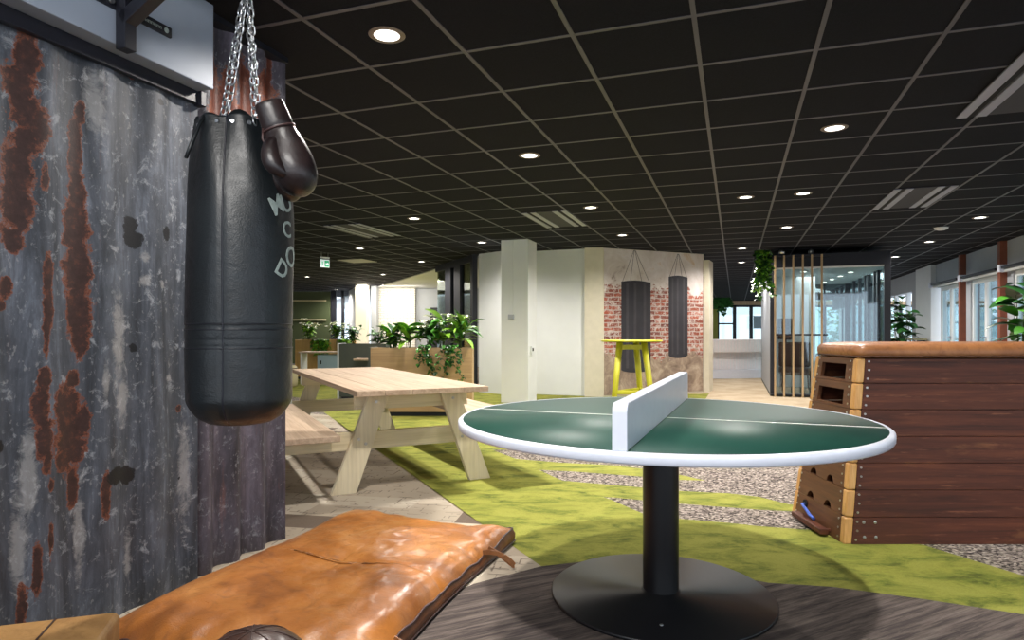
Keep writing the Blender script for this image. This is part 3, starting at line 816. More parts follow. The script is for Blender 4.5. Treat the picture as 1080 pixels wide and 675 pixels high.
# pad
mb = MB(); nseg = 12; a, b = vb(VH); rings = []
x0, x1, y0, y1 = a-.012, VL-a+.012, b-.012, VD-b+.012
def rrect(ins, z, rad=.06):
    X0, X1, Y0, Y1 = x0+ins, x1-ins, y0+ins, y1-ins; r = max(.005, rad-ins*.3); pts = []
    for (cx, cy, s0) in ((X1-r, Y0+r, -PI/2), (X1-r, Y1-r, 0), (X0+r, Y1-r, PI/2), (X0+r, Y0+r, PI)):
        for k in range(7): pts.append((cx+r*math.cos(s0+PI/2*k/6), cy+r*math.sin(s0+PI/2*k/6), z))
    return pts
lv = [(.020, VH-.006), (.004, VH+.004), (.0, VH+.022), (.0, VH+.045), (.010, VH+.061), (.035, VH+.073), (.09, VH+.079), (.17, VH+.082)]
RR = [[mb.bm.verts.new(p) for p in rrect(i, z)] for i, z in lv]
for A, B in zip(RR, RR[1:]):
    for k in range(len(A)): mb._f([A[k], A[(k+1) % len(A)], B[(k+1) % len(A)], B[k]], True)
mb._f(RR[0][::-1]); mb._f(RR[-1], True)
mb.build('padded_top', M['pad_leather'], t)
mb = MB(); mb.tube([Vector(p) for p in rrect(-.001, VH+.004)], .003, 6, closed=True)
mb.build('piping', M['dark_brown'], t)
for (x, z) in ((.115, .118), (.178, .118), (.115, .038), (.178, .038)):
    a, b = vb(z); mb = MB(); mb.ball((x+.0, b, z), .0095, 12, (1, .5, 1)); mb.build('bolt', M['steel'], t)
# carrying pedal and strap on the lowest layer
mb = MB(); mb.bar((-.045, .12, .030), (-.040, .50, .030), .05, .032); mb.bar((-.02, .16, .03), (.03, .16, .03), .02, .02); mb.bar((-.02, .46, .03), (.03, .46, .03), .02, .02)
mb.build('pedal', M['box_wood'], t, .006)
mb = MB(); mb.tube([(.006, .47, .095), (-.02, .45, .10), (-.028, .38, .085), (-.03, .33, .068), (-.03, .28, .060)], .0095, 10); part_label(mb.build('cord', M['blue'], t), 'blue cord looped through the hole')
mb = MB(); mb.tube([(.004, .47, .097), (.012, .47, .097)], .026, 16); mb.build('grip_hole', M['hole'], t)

# ------------------------------------------------------------------ picnic table
t = thing('picnic_table', 'long pale wooden picnic table with two attached benches', 'picnic table', (-1.30, 5.92, 0), math.atan2(.4525, .8918))
for k in range(5):
    w = .985/5; mb = MB(); mb.box(-.4925+w*k+.0006, -.4925+w*(k+1)-.0006, -1.515, 1.515, .711, .75); mb.build('tabletop_board', M['table_wood'], t, .003)
for sx in (-1, 1):
    xa, xb = sorted((sx*.62, sx*1.06)); mb = MB(); mb.box(xa, xb, -1.60, 1.60, .43, .47); mb.build('bench', M['table_wood'], t, .004)
    for sy in (-1, 1):
        mb = MB(); y = sy*1.255
        mb.prism([(sx*.27-.075, y, .711), (sx*.27+.075, y, .711), (sx*.53+.088, y, .0), (sx*.53-.088, y, .0)], (0, -.05*sy if sy < 0 else -.05, 0), (0, .025 if sy > 0 else -.025, 0))
        lg = mb.build('leg', M['leg_wood'], t, .003)
        for (bx, bzz) in ((sx*.30, .65), (sx*.425, .385), (sx*.375, .35)):
            mb = MB(); mb.tube([(bx, y-.031, bzz), (bx, y-.024, bzz)], .011, 12); mb.build('bolt', M['screw'], lg)
for sy in (-1, 1):
    y = sy*1.255
    mb = MB(); yo = y+.052 if sy < 0 else y-.052
    mb.box(-1.03, 1.03, yo-.023, yo+.023, .30, .429); mb.build('seat_beam', M['beam_wood'], t, .003)
    mb = MB(); mb.box(-.44, .44, yo-.023, yo+.023, .59, .709); mb.build('top_beam', M['beam_wood'], t, .003)
for sx in (-1, 1):
    for ya in (-1.42, 1.375):
        mb = MB(); xa, xb = sorted((sx*.64, sx*1.04)); mb.box(xa, xb, ya, ya+.045, .345, .429); mb.build('bench_batten', M['beam_wood'], t, .003)
# small white cup on the bench
cp = Vector((-1.30, 5.92, 0)) + Matrix.Rotation(math.atan2(.4525, .8918), 3, 'Z') @ Vector((-.68, .55, .471))
mb = MB(); mb.lathe([(0, 0), (.05, 0), (.052, .004), (.05, .055), (.047, .055), (.045, .012), (0, .01)], 20, cp); o = mb.build('bowl', M['white']); tag(o, 'small white bowl standing on the left bench of the picnic table', 'bowl')

# ------------------------------------------------------------------ columns and back walls
def wall_seg(p0, p1, z0, z1, th, mat, name):
    p0, p1 = Vector(p0), Vector(p1); d = (p1-p0).normalized(); nrm = Vector((-d.y, d.x))*th
    mb = MB(); q = [p0, p1, p1+nrm, p0+nrm]
    mb.hexa([(a.x, a.y, z0) for a in q]+[(a.x, a.y, z1) for a in q]); return struct(mb.build(name, mat))
CZ = CEIL-.001
# free standing column
mb = MB(); cx, cy = toG(.262, 10.4); mb.gbox(cx-.47, cx, cy, cy+.47, 0, CZ); struct(mb.build('column', M['white'], bevel=.004))
tt = thing('wall_conduit', 'white cable conduit running down the square column to a switch box', 'conduit', G(cx-.26, cy, 1.4), GA)
mb = MB(); mb.box(-.012, .012, -.016, -.001, .05, CZ-1.4-.01); mb.build('pipe', M['white'], tt)
mb = MB(); mb.box(-.075, .02, -.035, -.001, -.03, .05); mb.build('switch_box', M['grey_wall'], tt, .004)
tt = thing('wall_socket', 'small white socket box with a dark outlet low on the side of the square column', 'socket', G(cx, cy+.15, .83), GA)
mb = MB(); mb.box(.001, .035, -.05, .05, -.04, .10); mb.build('housing', M['white'], tt, .004)
mb = MB(); mb.box(.035, .040, -.03, .03, .02, .07); mb.build('outlet', M['hole'], tt)
# left pier beside the glazed partition
a, b = R(505, 12.4), R(529, 11.95)
wall_seg(a.xy, b.xy, 0, CZ, .4, M['white'], 'wall_back')
a, b = R(529.5, 12.2), R(617, 11.62)
wall_seg(a.xy, b.xy, 0, CZ, .3, M['white'], 'wall_back')
a, b = R(616.5, 11.50), R(636, 11.45)
wall_seg(a.xy, b.xy, 0, CZ, .3, M['plaster'], 'wall_back')
m0, m1 = R(636, 11.5), R(742, 12.42)
wall_seg(m0.xy, m1.xy, 0, CZ, .3, M['plaster'], 'wall_back')
e1 = R(748, 12.35)
wall_seg((m1.x+.005, m1.y-.03), e1.xy, 0, CZ-.12, .5, M['plaster'], 'wall_back')
# skirting on the plain wall
a, b = R(566, 12.0-.03), R(617, 11.60)
dm = (m1-m0).normalized(); mang = math.atan2(dm.y, dm.x)
mo_ = m0 + Vector((dm.y, -dm.x, 0))*.004
t = thing('wall_mural', 'wallpaper mural of peeling plaster and red brick with two printed punching bags', 'mural', (mo_.x, mo_.y, .02), mang)
ML_ = (m1-m0).length
mb = MB(); mb.box(.02, ML_-.02, -.003, .003, 0, CEIL-.03); mb.build('brick_print', M['mural'], t)
def mur(px, py):   # a point on the mural plane in its local coordinates
    tt_ = (px-540)/FPX
    # p = m0 + dm*s ; x/y = tt_
    s_ = (tt_*m0.y-m0.x)/(dm.x-tt_*dm.y); p = m0+dm*s_
    return s_, EYE+(HOR-py)/FPX*p.y-.02
def printed_bag(x0, x1, yt, yb, apex, shadow):
    a, zt = mur(x0, yt); b, _ = mur(x1, yt); _, zb = mur((x0+x1)/2, yb)
    pts = []; w = b-a
    for k in range(13): q = k/12; pts.append((a+w*q, -.0045, zt+.03*math.sin(PI*q)))
    for k in range(13): q = 1-k/12; pts.append((a+w*q, -.0045, zb-.05*math.sin(PI*q)**.6))
    mb = MB(); mb.prism(pts, (0, .001, 0)); bg = mb.build('printed_bag', M['print_black'], t)
    mb = MB()
    for q in (.16, .42, .75): mb.box(a+w*q, a+w*(q+.09), -.0052, -.0046, zb+.03, zt-.02)
    mb.build('printed_panel', M['print_grey'], bg)
    sx, sz = mur(*apex); mb = MB()
    for q in (.04, .3, .7, .96): mb.bar((a+w*q, -.005, zt), (sx+(q-.5)*.03, -.005, sz), .001, .008, (1, 0, 0))
    mb.build('printed_chain', M['print_grey'], bg)
printed_bag(655, 686, 297, 390, (669, 264), 1)
printed_bag(705, 725, 292, 375, (715, 268), 1)
# darker printed shade of the big bag
a, zt = mur(681, 300); b, zb = mur(689, 385)

# glazed partition along the splay
P1, P2 = Vector((-.72, 12.45, 0)), Vector((-1.72, 14.72, 0))
dp = (P2-P1).normalized(); t = thing('glass_partition', 'black framed glass partition behind the planter left of the white columns', 'partition', P1, math.atan2(dp.y, dp.x))
LP = (P2-P1).length
def par(px):
    k = (px-540)/FPX; return (k*P1.y-P1.x)/(dp.x-k*dp.y)
mb = MB(); mb.box(0, LP, -.05, .05, CEIL-.14, CEIL-.002); mb.box(0, LP, -.05, .05, 0, .08); mb.build('frame', M['black_frame'], t)
for a_, b_ in ((505, 498.5), (487.5, 481), (477.5, 471.5)):
    mb = MB(); s0, s1 = par(a_), par(b_); mb.box(max(0, s0), min(s1, LP), -.05, .05, .08, CEIL-.14); mb.build('mullion', M['black_frame'], t)
mb = MB(); mb.box(.02, LP-.02, -.004, .004, .08, CEIL-.14); mb.build('pane', M['glass_dim'], t)
# pillar at the end of the partition
a, b = R(462.5, 14.9), R(472, 14.75)
wall_seg(a.xy, b.xy, 0, CZ, .3, M['white'], 'wall_back')
# room behind, with its white ceiling
PP = P1 + dp*30
mb = MB(); q = [P1+Vector((.1, .1, 0)), PP, PP+Vector((14, 0, 0)), P1+Vector((3, 1.2, 0))]
mb.hexa([(a.x, a.y, CEIL-.03) for a in q]+[(a.x, a.y, CEIL-.004) for a in q]); struct(mb.build('ceiling', M['white']))
wall_seg((-4.55, 21.4), (-3.25, 21.4), 0, CEIL-.04, .2, M['white_brick'], 'wall_back')
wall_seg((-3.25, 21.6), (-.3, 21.6), 0, CEIL-.04, .2, M['grey_wall'], 'wall_back')
mb = MB(); mb.box(-2.75, -2.45, 21.5, 21.59, 0, 2.0); o = mb.build('door_1', M['black_frame']); struct(o)
wall_seg((3.1, 13.3), (-.3, 21.6), 0, CEIL-.04, .2, M['warmwhite'], 'wall_right')
wall_seg((1.5, 14.1), (3.0, 13.6), 0, CEIL-.04, .1, M['warmwhite'], 'wall_back')
# columns in the far left
mb = MB(); mb.box(-4.98, -4.62, 20.3, 20.7, 0, CZ); struct(mb.build('column', M['warmwhite']))
mb = MB(); mb.box(-4.62, -4.44, 20.9, 21.3, 0, CZ); struct(mb.build('column', M['grey_wall']))
wall_seg((-5.95, 23.3), (-5.3, 21.6), 0, CZ, .2, M['white'], 'wall_left')
# far left: green board wall, windows
t = thing('notice_board', 'dark green board wall with pale rails at the far left end of the office', 'board', (-9.0, 23.4, 0), 0)
mb = MB(); mb.box(0, 2.35, 0, .1, .02, CEIL-.02); mb.build('panel', M['greenboard'], t)
for z in (2.30, 1.60): mb = MB(); mb.box(.0, 2.2, -.06, -.001, z, z+.05); mb.build('rail', M['cream'], t)
mb = MB(); mb.box(-6.63, -6.45, 23.4, 23.5, 0, CZ); mb.box(-6.25, -6.15, 23.4, 23.5, 0, CZ); mb.box(-6.45, -6.25, 23.4, 23.5, 0, .1); struct(mb.build('window_1', M['black_frame']))
mb = MB(); mb.box(-6.15, -5.93, 23.38, 23.5, 0, .12)
for k in range(9): mb.box(-6.15, -5.93, 23.42, 23.46, .3+k*.27, .33+k*.27)
struct(mb.build('window_2', M['bluegrey']))
wall_seg((-10, 3), (-10, 24), 0, CZ, -.2, M['white'], 'wall_left')

# ------------------------------------------------------------------ planters, plants
def planter(name, label, x0, x1, y, dep, h, mat, edge=None):
    t = thing(name, label, 'planter', (x0, y, 0), 0)
    w = x1-x0; mb = MB()
    mb.box(0, w, 0, .02, .06, h); mb.box(0, w, dep-.02, dep, .06, h); mb.box(0, .02, .02, dep-.02, .06, h); mb.box(w-.02, w, .02, dep-.02, .06, h)
    mb.build('body', mat, t, .002)
    mb = MB(); mb.box(.03, w-.03, .03, dep-.03, .0, .06); mb.build('plinth', M['black_frame'], t)
    mb = MB(); mb.box(.021, w-.021, .021, dep-.021, .30, h-.06); mb.build('soil', M['soil'], t)
    if edge: mb = MB(); mb.box(-.03, .0, 0, dep, .0, h+.01); mb.build('edge_panel', edge, t)
    return t
planter('planter', 'long light wooden planter box nearest the glass partition', -1.95, -.55, 8.8, .45, .94, M['planter_wood'], M['darkpanel'])
planter('planter', 'grey green planter box with a white end panel, middle of the row', -2.95, -2.15, 10.9, .45, .96, M['darkpanel'], M['white'])
planter('planter', 'golden wooden planter box furthest away beside the cream pouf', -5.40, -4.0, 15.9, .5, .98, M['planter_gold'])
def leaf(mb, base, dirv, L, W, droop=.4, fold=.15, n=5, twist=0.0):
    dirv = Vector(dirv).normalized(); base = Vector(base)
    sd = dirv.cross(Vector((0, 0, 1)));
    if sd.length < .05: sd = Vector((1, 0, 0))
    sd.normalize(); sd = (Matrix.Rotation(twist, 3, dirv) @ sd)
    A = []; p = base.copy(); d = dirv.copy()
    for i in range(n+1):
        k = i/n; w = W*math.sin(PI*min(1, k*.92+.05))**.8*.5
        up = sd.cross(d)
        A.append([mb.bm.verts.new(p-sd*w+up*w*fold*2), mb.bm.verts.new(p), mb.bm.verts.new(p+sd*w+up*w*fold*2)])
        p = p + d*L/n; d = (d+Vector((0, 0, -droop/n*1.6))).normalized()
    for a, b in zip(A, A[1:]):
        for q in (0, 1): mb._f([a[q], a[q+1], b[q+1], b[q]], True)
def bushy(name, label, loc, h, rad, leaves, L, W, mats, group=None, stems=6, petals=0, cat='plant', seed=0):
    rnd = random.Random(seed); t = thing(name, label, cat, loc, 0, group)
    mbs = [MB() for _ in mats]; ms = MB(); tips = []
    for s_ in range(stems):
        a = rnd.uniform(0, 2*PI); lean = rnd.uniform(.1, .8); r = rad*lean*.7
        p0 = Vector((rnd.uniform(-.04, .04), rnd.uniform(-.04, .04), 0)); p1 = Vector((r*math.cos(a), r*math.sin(a), h*rnd.uniform(.55, .85)))
        ms.tube([p0, (p0+p1)/2+Vector((0, 0, h*.08)), p1], [.006, .005, .003], 5); tips.append((p0, p1))
    for i in range(leaves):
        p0, p1 = rnd.choice(tips); k = rnd.uniform(.25, 1.0); p = p0.lerp(p1, k)+Vector((0, 0, h*.08*math.sin(PI*k)))
        a = rnd.uniform(0, 2*PI); el = rnd.uniform(.0, 1.1)
        d = Vector((math.cos(a)*math.cos(el), math.sin(a)*math.cos(el), math.sin(el)))
        mb = mbs[rnd.choices(range(len(mats)), [1.0]*len(mats))[0]]
        l = L*rnd.uniform(.7, 1.15); leaf(mb, p, d, l, W*rnd.uniform(.7, 1.1), rnd.uniform(.3, 1.1), .12, 5, rnd.uniform(-.5, .5))
    ms.build('stem', M['stem'], t)
    for mb, m in zip(mbs, mats): mb.build('foliage', m, t, normals=False)
    if petals:
        mb = MB()
        for i in range(petals):
            p0, p1 = rnd.choice(tips); p = p1+Vector((rnd.uniform(-.1, .1), rnd.uniform(-.1, .1), rnd.uniform(-.02, .12)))
            a = rnd.uniform(0, 2*PI)
            for q in range(4): leaf(mb, p, (math.cos(a+q*1.6), math.sin(a+q*1.6), .7), .10, .08, .8, .2, 4)
        mb.build('flower', M['petal'], t, normals=False)
    return t
def trailing(name, label, top, length, spread, count, mats, seed, L=.07, W=.05):
    rnd = random.Random(seed); t = thing(name, label, 'plant', top, 0); mbs = [MB() for _ in mats]; ms = MB()
    for s_ in range(count):
        x = rnd.uniform(-spread, spread); p = Vector((x*.6, .05, .03)); pts = [p.copy()]; ln = length*rnd.uniform(.35, 1)
        n = int(ln/.04)+3
        for i in range(n):
            if i < 2: p = p+Vector((0, -.045, .0))
            else: p = p+Vector((rnd.uniform(-.03, .035), rnd.uniform(-.004, .004), -.036))
            p.y = max(p.y, -.09); pts.append(p.copy())
            for q in range(2):
                a = rnd.uniform(-2.8, -.3); leaf(rnd.choice(mbs), p, (math.cos(a), math.sin(a), rnd.uniform(-.4, .4)), L*rnd.uniform(.7, 1.2), W*rnd.uniform(.7, 1.1), 1.0, .1, 4, rnd.uniform(-.4, .4))
        ms.tube(pts, .003, 4)
    ms.build('stem', M['stem'], t)
    for mb, m in zip(mbs, mats): mb.build('foliage', m, t, normals=False)
    return t
ZS = .885
GL = [M['leaf'], M['leaf_light'], M['leaf_dark']]
bushy('leafy_plant', 'broad leaved green plant at the left end of the nearest planter', (-1.70, 9.02, ZS), .42, .24, 46, .24, .085, GL, seed=1, stems=8)
bushy('leafy_plant', 'tall plant with one upright bright leaf, left of centre in the nearest planter', (-1.45, 9.0, ZS), .50, .14, 22, .30, .13, [M['leaf_light'], M['leaf']], seed=12, stems=5)
bushy('flowering_plant', 'bushy plant with cream blooms in the middle of the nearest planter', (-1.18, 9.02, ZS), .50, .26, 60, .22, .08, [M['leaf_dark'], M['leaf']], seed=3, stems=9, petals=9)
bushy('leafy_plant', 'tall plant with one upright oval leaf in the middle of the nearest planter', (-.98, 8.99, ZS), .58, .12, 16, .28, .13, [M['leaf_light'], M['leaf']], seed=14, stems=5)
bushy('flowering_plant', 'spiky leaved plant with cream blooms at the right end of the nearest planter', (-.74, 9.0, ZS), .52, .26, 50, .34, .075, GL, seed=5, stems=8, petals=5)
trailing('trailing_plant', 'long trailing plant hanging down the front right of the nearest planter', (-.84, 8.76, ZS+.06), .55, .20, 7, [M['leaf'], M['leaf_dark']], 6)
trailing('trailing_plant', 'short trailing plant hanging down the middle of the nearest planter', (-1.22, 8.76, ZS+.06), .42, .14, 6, [M['leaf'], M['leaf_dark']], 7)
bushy('leafy_plant', 'small leaved bush at the left of the middle planter', (-2.75, 11.1, .89), .46, .26, 90, .12, .05, [M['leaf'], M['leaf_dark']], seed=8, stems=11)
bushy('leafy_plant', 'small leaved bush at the right of the middle planter', (-2.32, 11.1, .89), .40, .24, 70, .13, .05, [M['leaf'], M['leaf_dark']], seed=9, stems=9)
bushy('flowering_plant', 'cream flowered bush at the left of the furthest planter', (-5.1, 16.1, .90), .55, .36, 100, .17, .07, [M['leaf'], M['leaf_light']], seed=10, stems=10, petals=12)
bushy('flowering_plant', 'cream flowered bush at the right of the furthest planter', (-4.4, 16.1, .90), .50, .36, 90, .17, .07, [M['leaf'], M['leaf_light']], seed=11, stems=10, petals=9)
trailing('trailing_plant', 'trailing plant hanging down the front of the furthest planter', (-4.75, 15.86, .95), .6, .3, 8, [M['leaf'], M['leaf_light']], 13, .11, .08)
trailing('trailing_plant', 'trailing plant spilling over between the furthest and middle planters', (-4.15, 15.86, .95), .45, .2, 8, [M['leaf'], M['leaf_light']], 15, .11, .08)
# desk with a pedestal cabinet in front of the furthest planter
t = thing('desk', 'narrow pale desk in front of the furthest planter', 'desk', (-4.75, 14.2, 0), 0)
mb = MB(); mb.box(0, 1.05, 0, .5, .70, .73); mb.build('desk_top', M['table_wood'], t, .002)
for x in (.03, .99): mb = MB(); mb.box(x, x+.03, .05, .45, 0, .70); mb.build('leg', M['white'], t)
t = thing('pedestal_cabinet', 'pale blue grey cabinet standing under the far desk', 'cabinet', (-4.35, 14.28, 0), 0)
mb = MB(); mb.box(0, .52, 0, .4, .01, .66); mb.build('body', M['bluegrey'], t, .004)
mb = MB(); mb.box(.06, .09, -.012, -.001, .45, .53); mb.build('lock', M['hole'], t)
mb = MB(); mb.box(-2.62, -2.22, 10.55, 10.88, .69, .72); o = mb.build('side_shelf', M['table_wood'], bevel=.002); tag(o, 'small pale wooden shelf fixed to the middle planter', 'shelf')
# pouf
t = thing('pouf', 'cream round pouf on the green carpet beside the furthest planter', 'pouf', (-4.78, 13.6, 0), 0)
mb = MB(); mb.lathe([(0, .004), (.17, .004), (.205, .03), (.215, .15), (.215, .33), (.20, .42), (.16, .455), (0, .46)], 28); mb.build('body', M['cream'], t)
mb = MB(); mb.tube([(.217*math.cos(a), .217*math.sin(a), .40) for a in [2*PI*k/28 for k in range(28)]], .006, 5, closed=True); mb.build('piping', M['dark_brown'], t)

# ------------------------------------------------------------------ yellow high table
t = thing('bar_table', 'bright yellow high round bar table in front of the brick mural', 'table', (1.645, 8.8, 0), .2)
mb = MB(); mb.lathe([(0, 1.025), (.40, 1.025), (.42, 1.035), (.42, 1.045), (.415, 1.05), (0, 1.05)], 48); mb.build('table_top', M['yellow'], t)
ft = [(-.36, -.22), (.18, -.36), (.28, .30)]
tp = [(-.21, -.10), (.11, -.17), (.13, .15)]
for a, b in zip(ft, tp):
    mb = MB(); mb.tube([(a[0], a[1], 0), (b[0], b[1], 1.024)], [.036, .044], 14); mb.build('leg', M['yellow'], t)
def lp(i, z): k = z/1.024; return (ft[i][0]*(1-k)+tp[i][0]*k, ft[i][1]*(1-k)+tp[i][1]*k, z)
for i, j in ((0, 1), (1, 2), (2, 0)):
    mb = MB(); mb.bar(lp(i, .35), lp(j, .35), .035, .05); mb.build('footrest', M['yellow'], t, .006)
    mb = MB(); mb.bar(lp(i, .955), lp(j, .955), .03, .06); mb.build('top_rail', M['yellow'], t, .004)

# ------------------------------------------------------------------ reception counter and far glazing
t = thing('reception_counter', 'curved white slatted reception counter far back in the corridor', 'counter', (0, 0, 0), 0)
def arc_strip(mb, r0, r1, z0, z1, a0, a1, c, n=28):
    pts = [(c[0]+r1*math.cos(a0+(a1-a0)*k/n), c[1]+r1*math.sin(a0+(a1-a0)*k/n), z0) for k in range(n+1)]
    pts += [(c[0]+r0*math.cos(a0+(a1-a0)*k/n), c[1]+r0*math.sin(a0+(a1-a0)*k/n), z0) for k in range(n, -1, -1)]
    mb.prism(pts, (0, 0, z1-z0))
CC = (5.1, 19.0)
t.location = (CC[0], CC[1], 0); CC = (0, 0)
mb = MB(); arc_strip(mb, 2.2, 2.95, .66, .98, -PI*.92, -PI*.30, CC); mb.build('counter_top', M['curtain'], t, .004)
mb = MB(); arc_strip(mb, 2.2, 2.75, .22, .66, -PI*.91, -PI*.31, CC); mb.build('counter_front', M['curtain'], t)
mb = MB(); arc_strip(mb, 2.2, 3.0, .0, .22, -PI*.92, -PI*.30, CC); mb.build('plinth', M['rim'], t)
def rib(mb, r, z0, z1, a0, a1, n):
    for k in range(n): a = a0+(a1-a0)*k/n; mb.box(r*math.cos(a)-.008, r*math.cos(a)+.008, r*math.sin(a)-.008, r*math.sin(a)+.008, z0, z1)
mb = MB(); rib(mb, 2.955, .67, .97, -PI*.91, -PI*.31, 66); rib(mb, 2.755, .23, .65, -PI*.90, -PI*.32, 60); mb.build('rib', M['white'], t)
YF = 30.6
def far_mull(px0, px1, z0, z1, mat, name, th=.1, y=YF):
    x0, x1 = R(px0, y).x, R(px1, y).x; mb = MB(); mb.box(x0, x1, y, y+th, z0, z1); return struct(mb.build(name, mat))
mb = MB()
x0, x1 = R(740, YF).x, R(1060, YF).x
for px in (757, 775, 792.5, 808, 830, 850, 870, 890, 910, 930, 950): x = R(px, YF).x; mb.box(x-.07, x+.07, YF, YF+.1, 0, 2.45)
mb.box(x0, x1, YF, YF+.1, 0, .12); mb.box(x0, x1, YF, YF+.1, 2.38, 2.48); mb.box(x0, R(775, YF).x, YF+.01, YF+.09, 1.55, 1.62); struct(mb.build('window_3', M['black_frame']))
mb = MB(); mb.box(x0, x1, YF, YF+.12, 2.48, CZ); struct(mb.build('trim_2', M['slat_wood']))
mb = MB(); mb.box(x0, x1, YF+.04, YF+.05, .12, 2.38); struct(mb.build('window_3', M['glass']))
mb = MB(); mb.box(R(742, 30.3).x, R(757, 30.3).x, 30.3, 30.4, 0.01, 2.3); o = mb.build('lime_panel', M['lime'], bevel=.003); tag(o, 'lime green panel beside the far windows, left of the corridor end', 'panel')
mb = MB(); mb.box(R(795, 30.2).x, R(803, 30.2).x, 30.2, 30.26, 1.35, 1.95); o = mb.build('picture_frame', M['bluegrey'], bevel=.01); tag(o, 'small framed picture hanging at the far windows beside the pod', 'picture')

# ------------------------------------------------------------------ meeting pod
PX0, PX1, PY0, PY1, PH = .60, 2.53, 12.54, 16.8, 2.565
t = thing('meeting_pod', 'black framed glass meeting pod with wooden slats across its front', 'meeting pod', G(PX0, PY0, 0), GA)
W, D = PX1-PX0, PY1-PY0
mb = MB(); mb.box(0, W, 0, D, 2.33, PH); mb.build('roof', M['navy_top'], t, .004)
mb = MB(); mb.box(.02, W-.02, .02, D-.02, 2.30, 2.33); mb.build('inner_ceiling', M['white'], t)
mb = MB(); mb.box(-.0, W, 0, D, .0, .05); mb.build('pod_floor', M['darkpanel'], t)
for (x, y) in ((W-.10, 0), (.0, 0), (W-.10, D-.10), (0, D-.1)):
    mb = MB(); mb.box(x, x+.10, y, y+.10, .05, 2.33); mb.build('corner_frame', M['black_frame'], t)
mb = MB(); mb.box(.0, .05, .12, D-.12, .05, 2.30); part_label(mb.build('side_wall', M['grey_wall'], t), 'pale grey solid side wall')
mb = MB(); mb.box(.1, .92, 1.6, 1.65, .05, 2.30); part_label(mb.build('inner_wall', M['white'], t), 'white felt wall behind the slats')
for y in (.75, 1.05, 1.7, 1.95, 2.6, 3.3):
    mb = MB(); mb.box(W-.07, W-.01, y, y+.10, .05, 2.30); mb.build('mullion', M['black_frame'], t)
for x in (.95, 1.38):
    mb = MB(); mb.box(x, x+.035, D-.08, D-.02, .05, 2.30); mb.build('mullion', M['black_frame'], t)
mb = MB(); mb.box(W-.045, W-.037, .1, D-.1, .05, 2.30); mb.build('pane', M['glass'], t)
mb = MB(); mb.box(.1, W-.1, D-.055, D-.047, .05, 2.30); mb.build('pane', M['glass'], t)
mb = MB(); mb.box(.1, W-.1, .045, .053, .05, 2.33); mb.build('pane', M['glass'], t)
mb = MB(); mb.box(.1, .95, .03, .07, 1.10, 1.13); mb.build('cross_bar', M['black_frame'], t)
for k in range(6):
    px = (817.5, 827, 836.7, 846.7, 856.3, 866.7)[k]; tt_ = (px-540)/FPX; Yg = PY0-.13; d_ = Yg/(SG*tt_+CG); Xg = d_*(CG*tt_-SG)
    mb = MB(); mb.box(Xg-PX0-.016, Xg-PX0+.016, -.15, -.11, .0, PH-.03); mb.build('slat', M['slat_wood'], t, .002)
mb = MB(); mb.box(.0, .98, -.12, -.0, PH-.06, PH-.03); mb.box(0, .98, -.12, 0, .03, .05); mb.build('slat_holder', M['black_frame'], t)
tt = thing('armchair', 'dark armchair inside the meeting pod behind the slats', 'chair', G(PX0+.48, PY0+.75, .05), GA)
mb = MB(); mb.box(-.28, .28, -.25, .25, .30, .44); mb.build('seat', M['dark_brown'], tt, .03)
mb = MB(); mb.box(-.28, .28, .20, .28, .44, .92); mb.build('backrest', M['dark_brown'], tt, .03)
for x in (-.25, .25):
    for y in (-.22, .22): mb = MB(); mb.tube([(x, y, 0), (x*.95, y*.95, .30)], .014, 8); mb.build('leg', M['black_metal'], tt)
tt = thing('monitor', 'black screen mounted on the white wall inside the pod', 'screen', G(PX0+.36, PY0+1.59, 1.02), GA)
mb = MB(); mb.box(-.14, .14, -.03, -.001, 0, .42); mb.build('screen', M['black_metal'], tt, .004)
mb = MB(); mb.box(-.02, .02, -.06, -.03, -.1, .3); mb.build('arm', M['black_metal'], tt)
for (x, y) in ((.6, .5), (1.45, .9), (1.40, 1.8), (1.35, 2.6), (1.30, 3.4)):
    tt = thing('pod_downlight', 'small round recessed lamp in the ceiling inside the pod', 'downlight', G(PX0+x, PY0+y, 2.288), GA, 'downlights inside the pod')
    mb = MB(); mb.lathe([(0, .0), (.05, .0), (.05, .011), (0, .011)], 16); mb.build('lamp_disc', M['lamp'], tt)
    mb = MB(); mb.lathe([(.05, -.002), (.062, -.002), (.062, .011), (.05, .011)], 16); mb.build('ring', M['white'], tt)
# spotlights on top of the pod
for k, px in enumerate((831, 862.5)):
    p = R(px, 11.2, PH)
    tt = thing('roof_fan', 'small round metal fitting on the pod roof, '+('left of the two' if k == 0 else 'right of the two'), 'fitting', p+Vector((0, .25, 0)))
    mb = MB(); mb.lathe([(0, 0), (.05, 0), (.05, .05), (.03, .075), (0, .08)], 16); mb.build('body', M['steel'], tt)
# hanging plants
trailing('hanging_plant', 'green and yellow trailing plant hanging from the ceiling at the left of the pod', R(803, 11.0, 2.52), .95, .16, 16, [M['leaf_dark'], M['leaf_light'], M['leaf']], 21, .10, .075)
trailing('hanging_plant', 'dark trailing plant hanging far back beside the brick mural edge', R(757, 20, 2.2), .5, .55, 16, [M['leaf_dark'], M['leaf_dark']], 22, .16, .12)

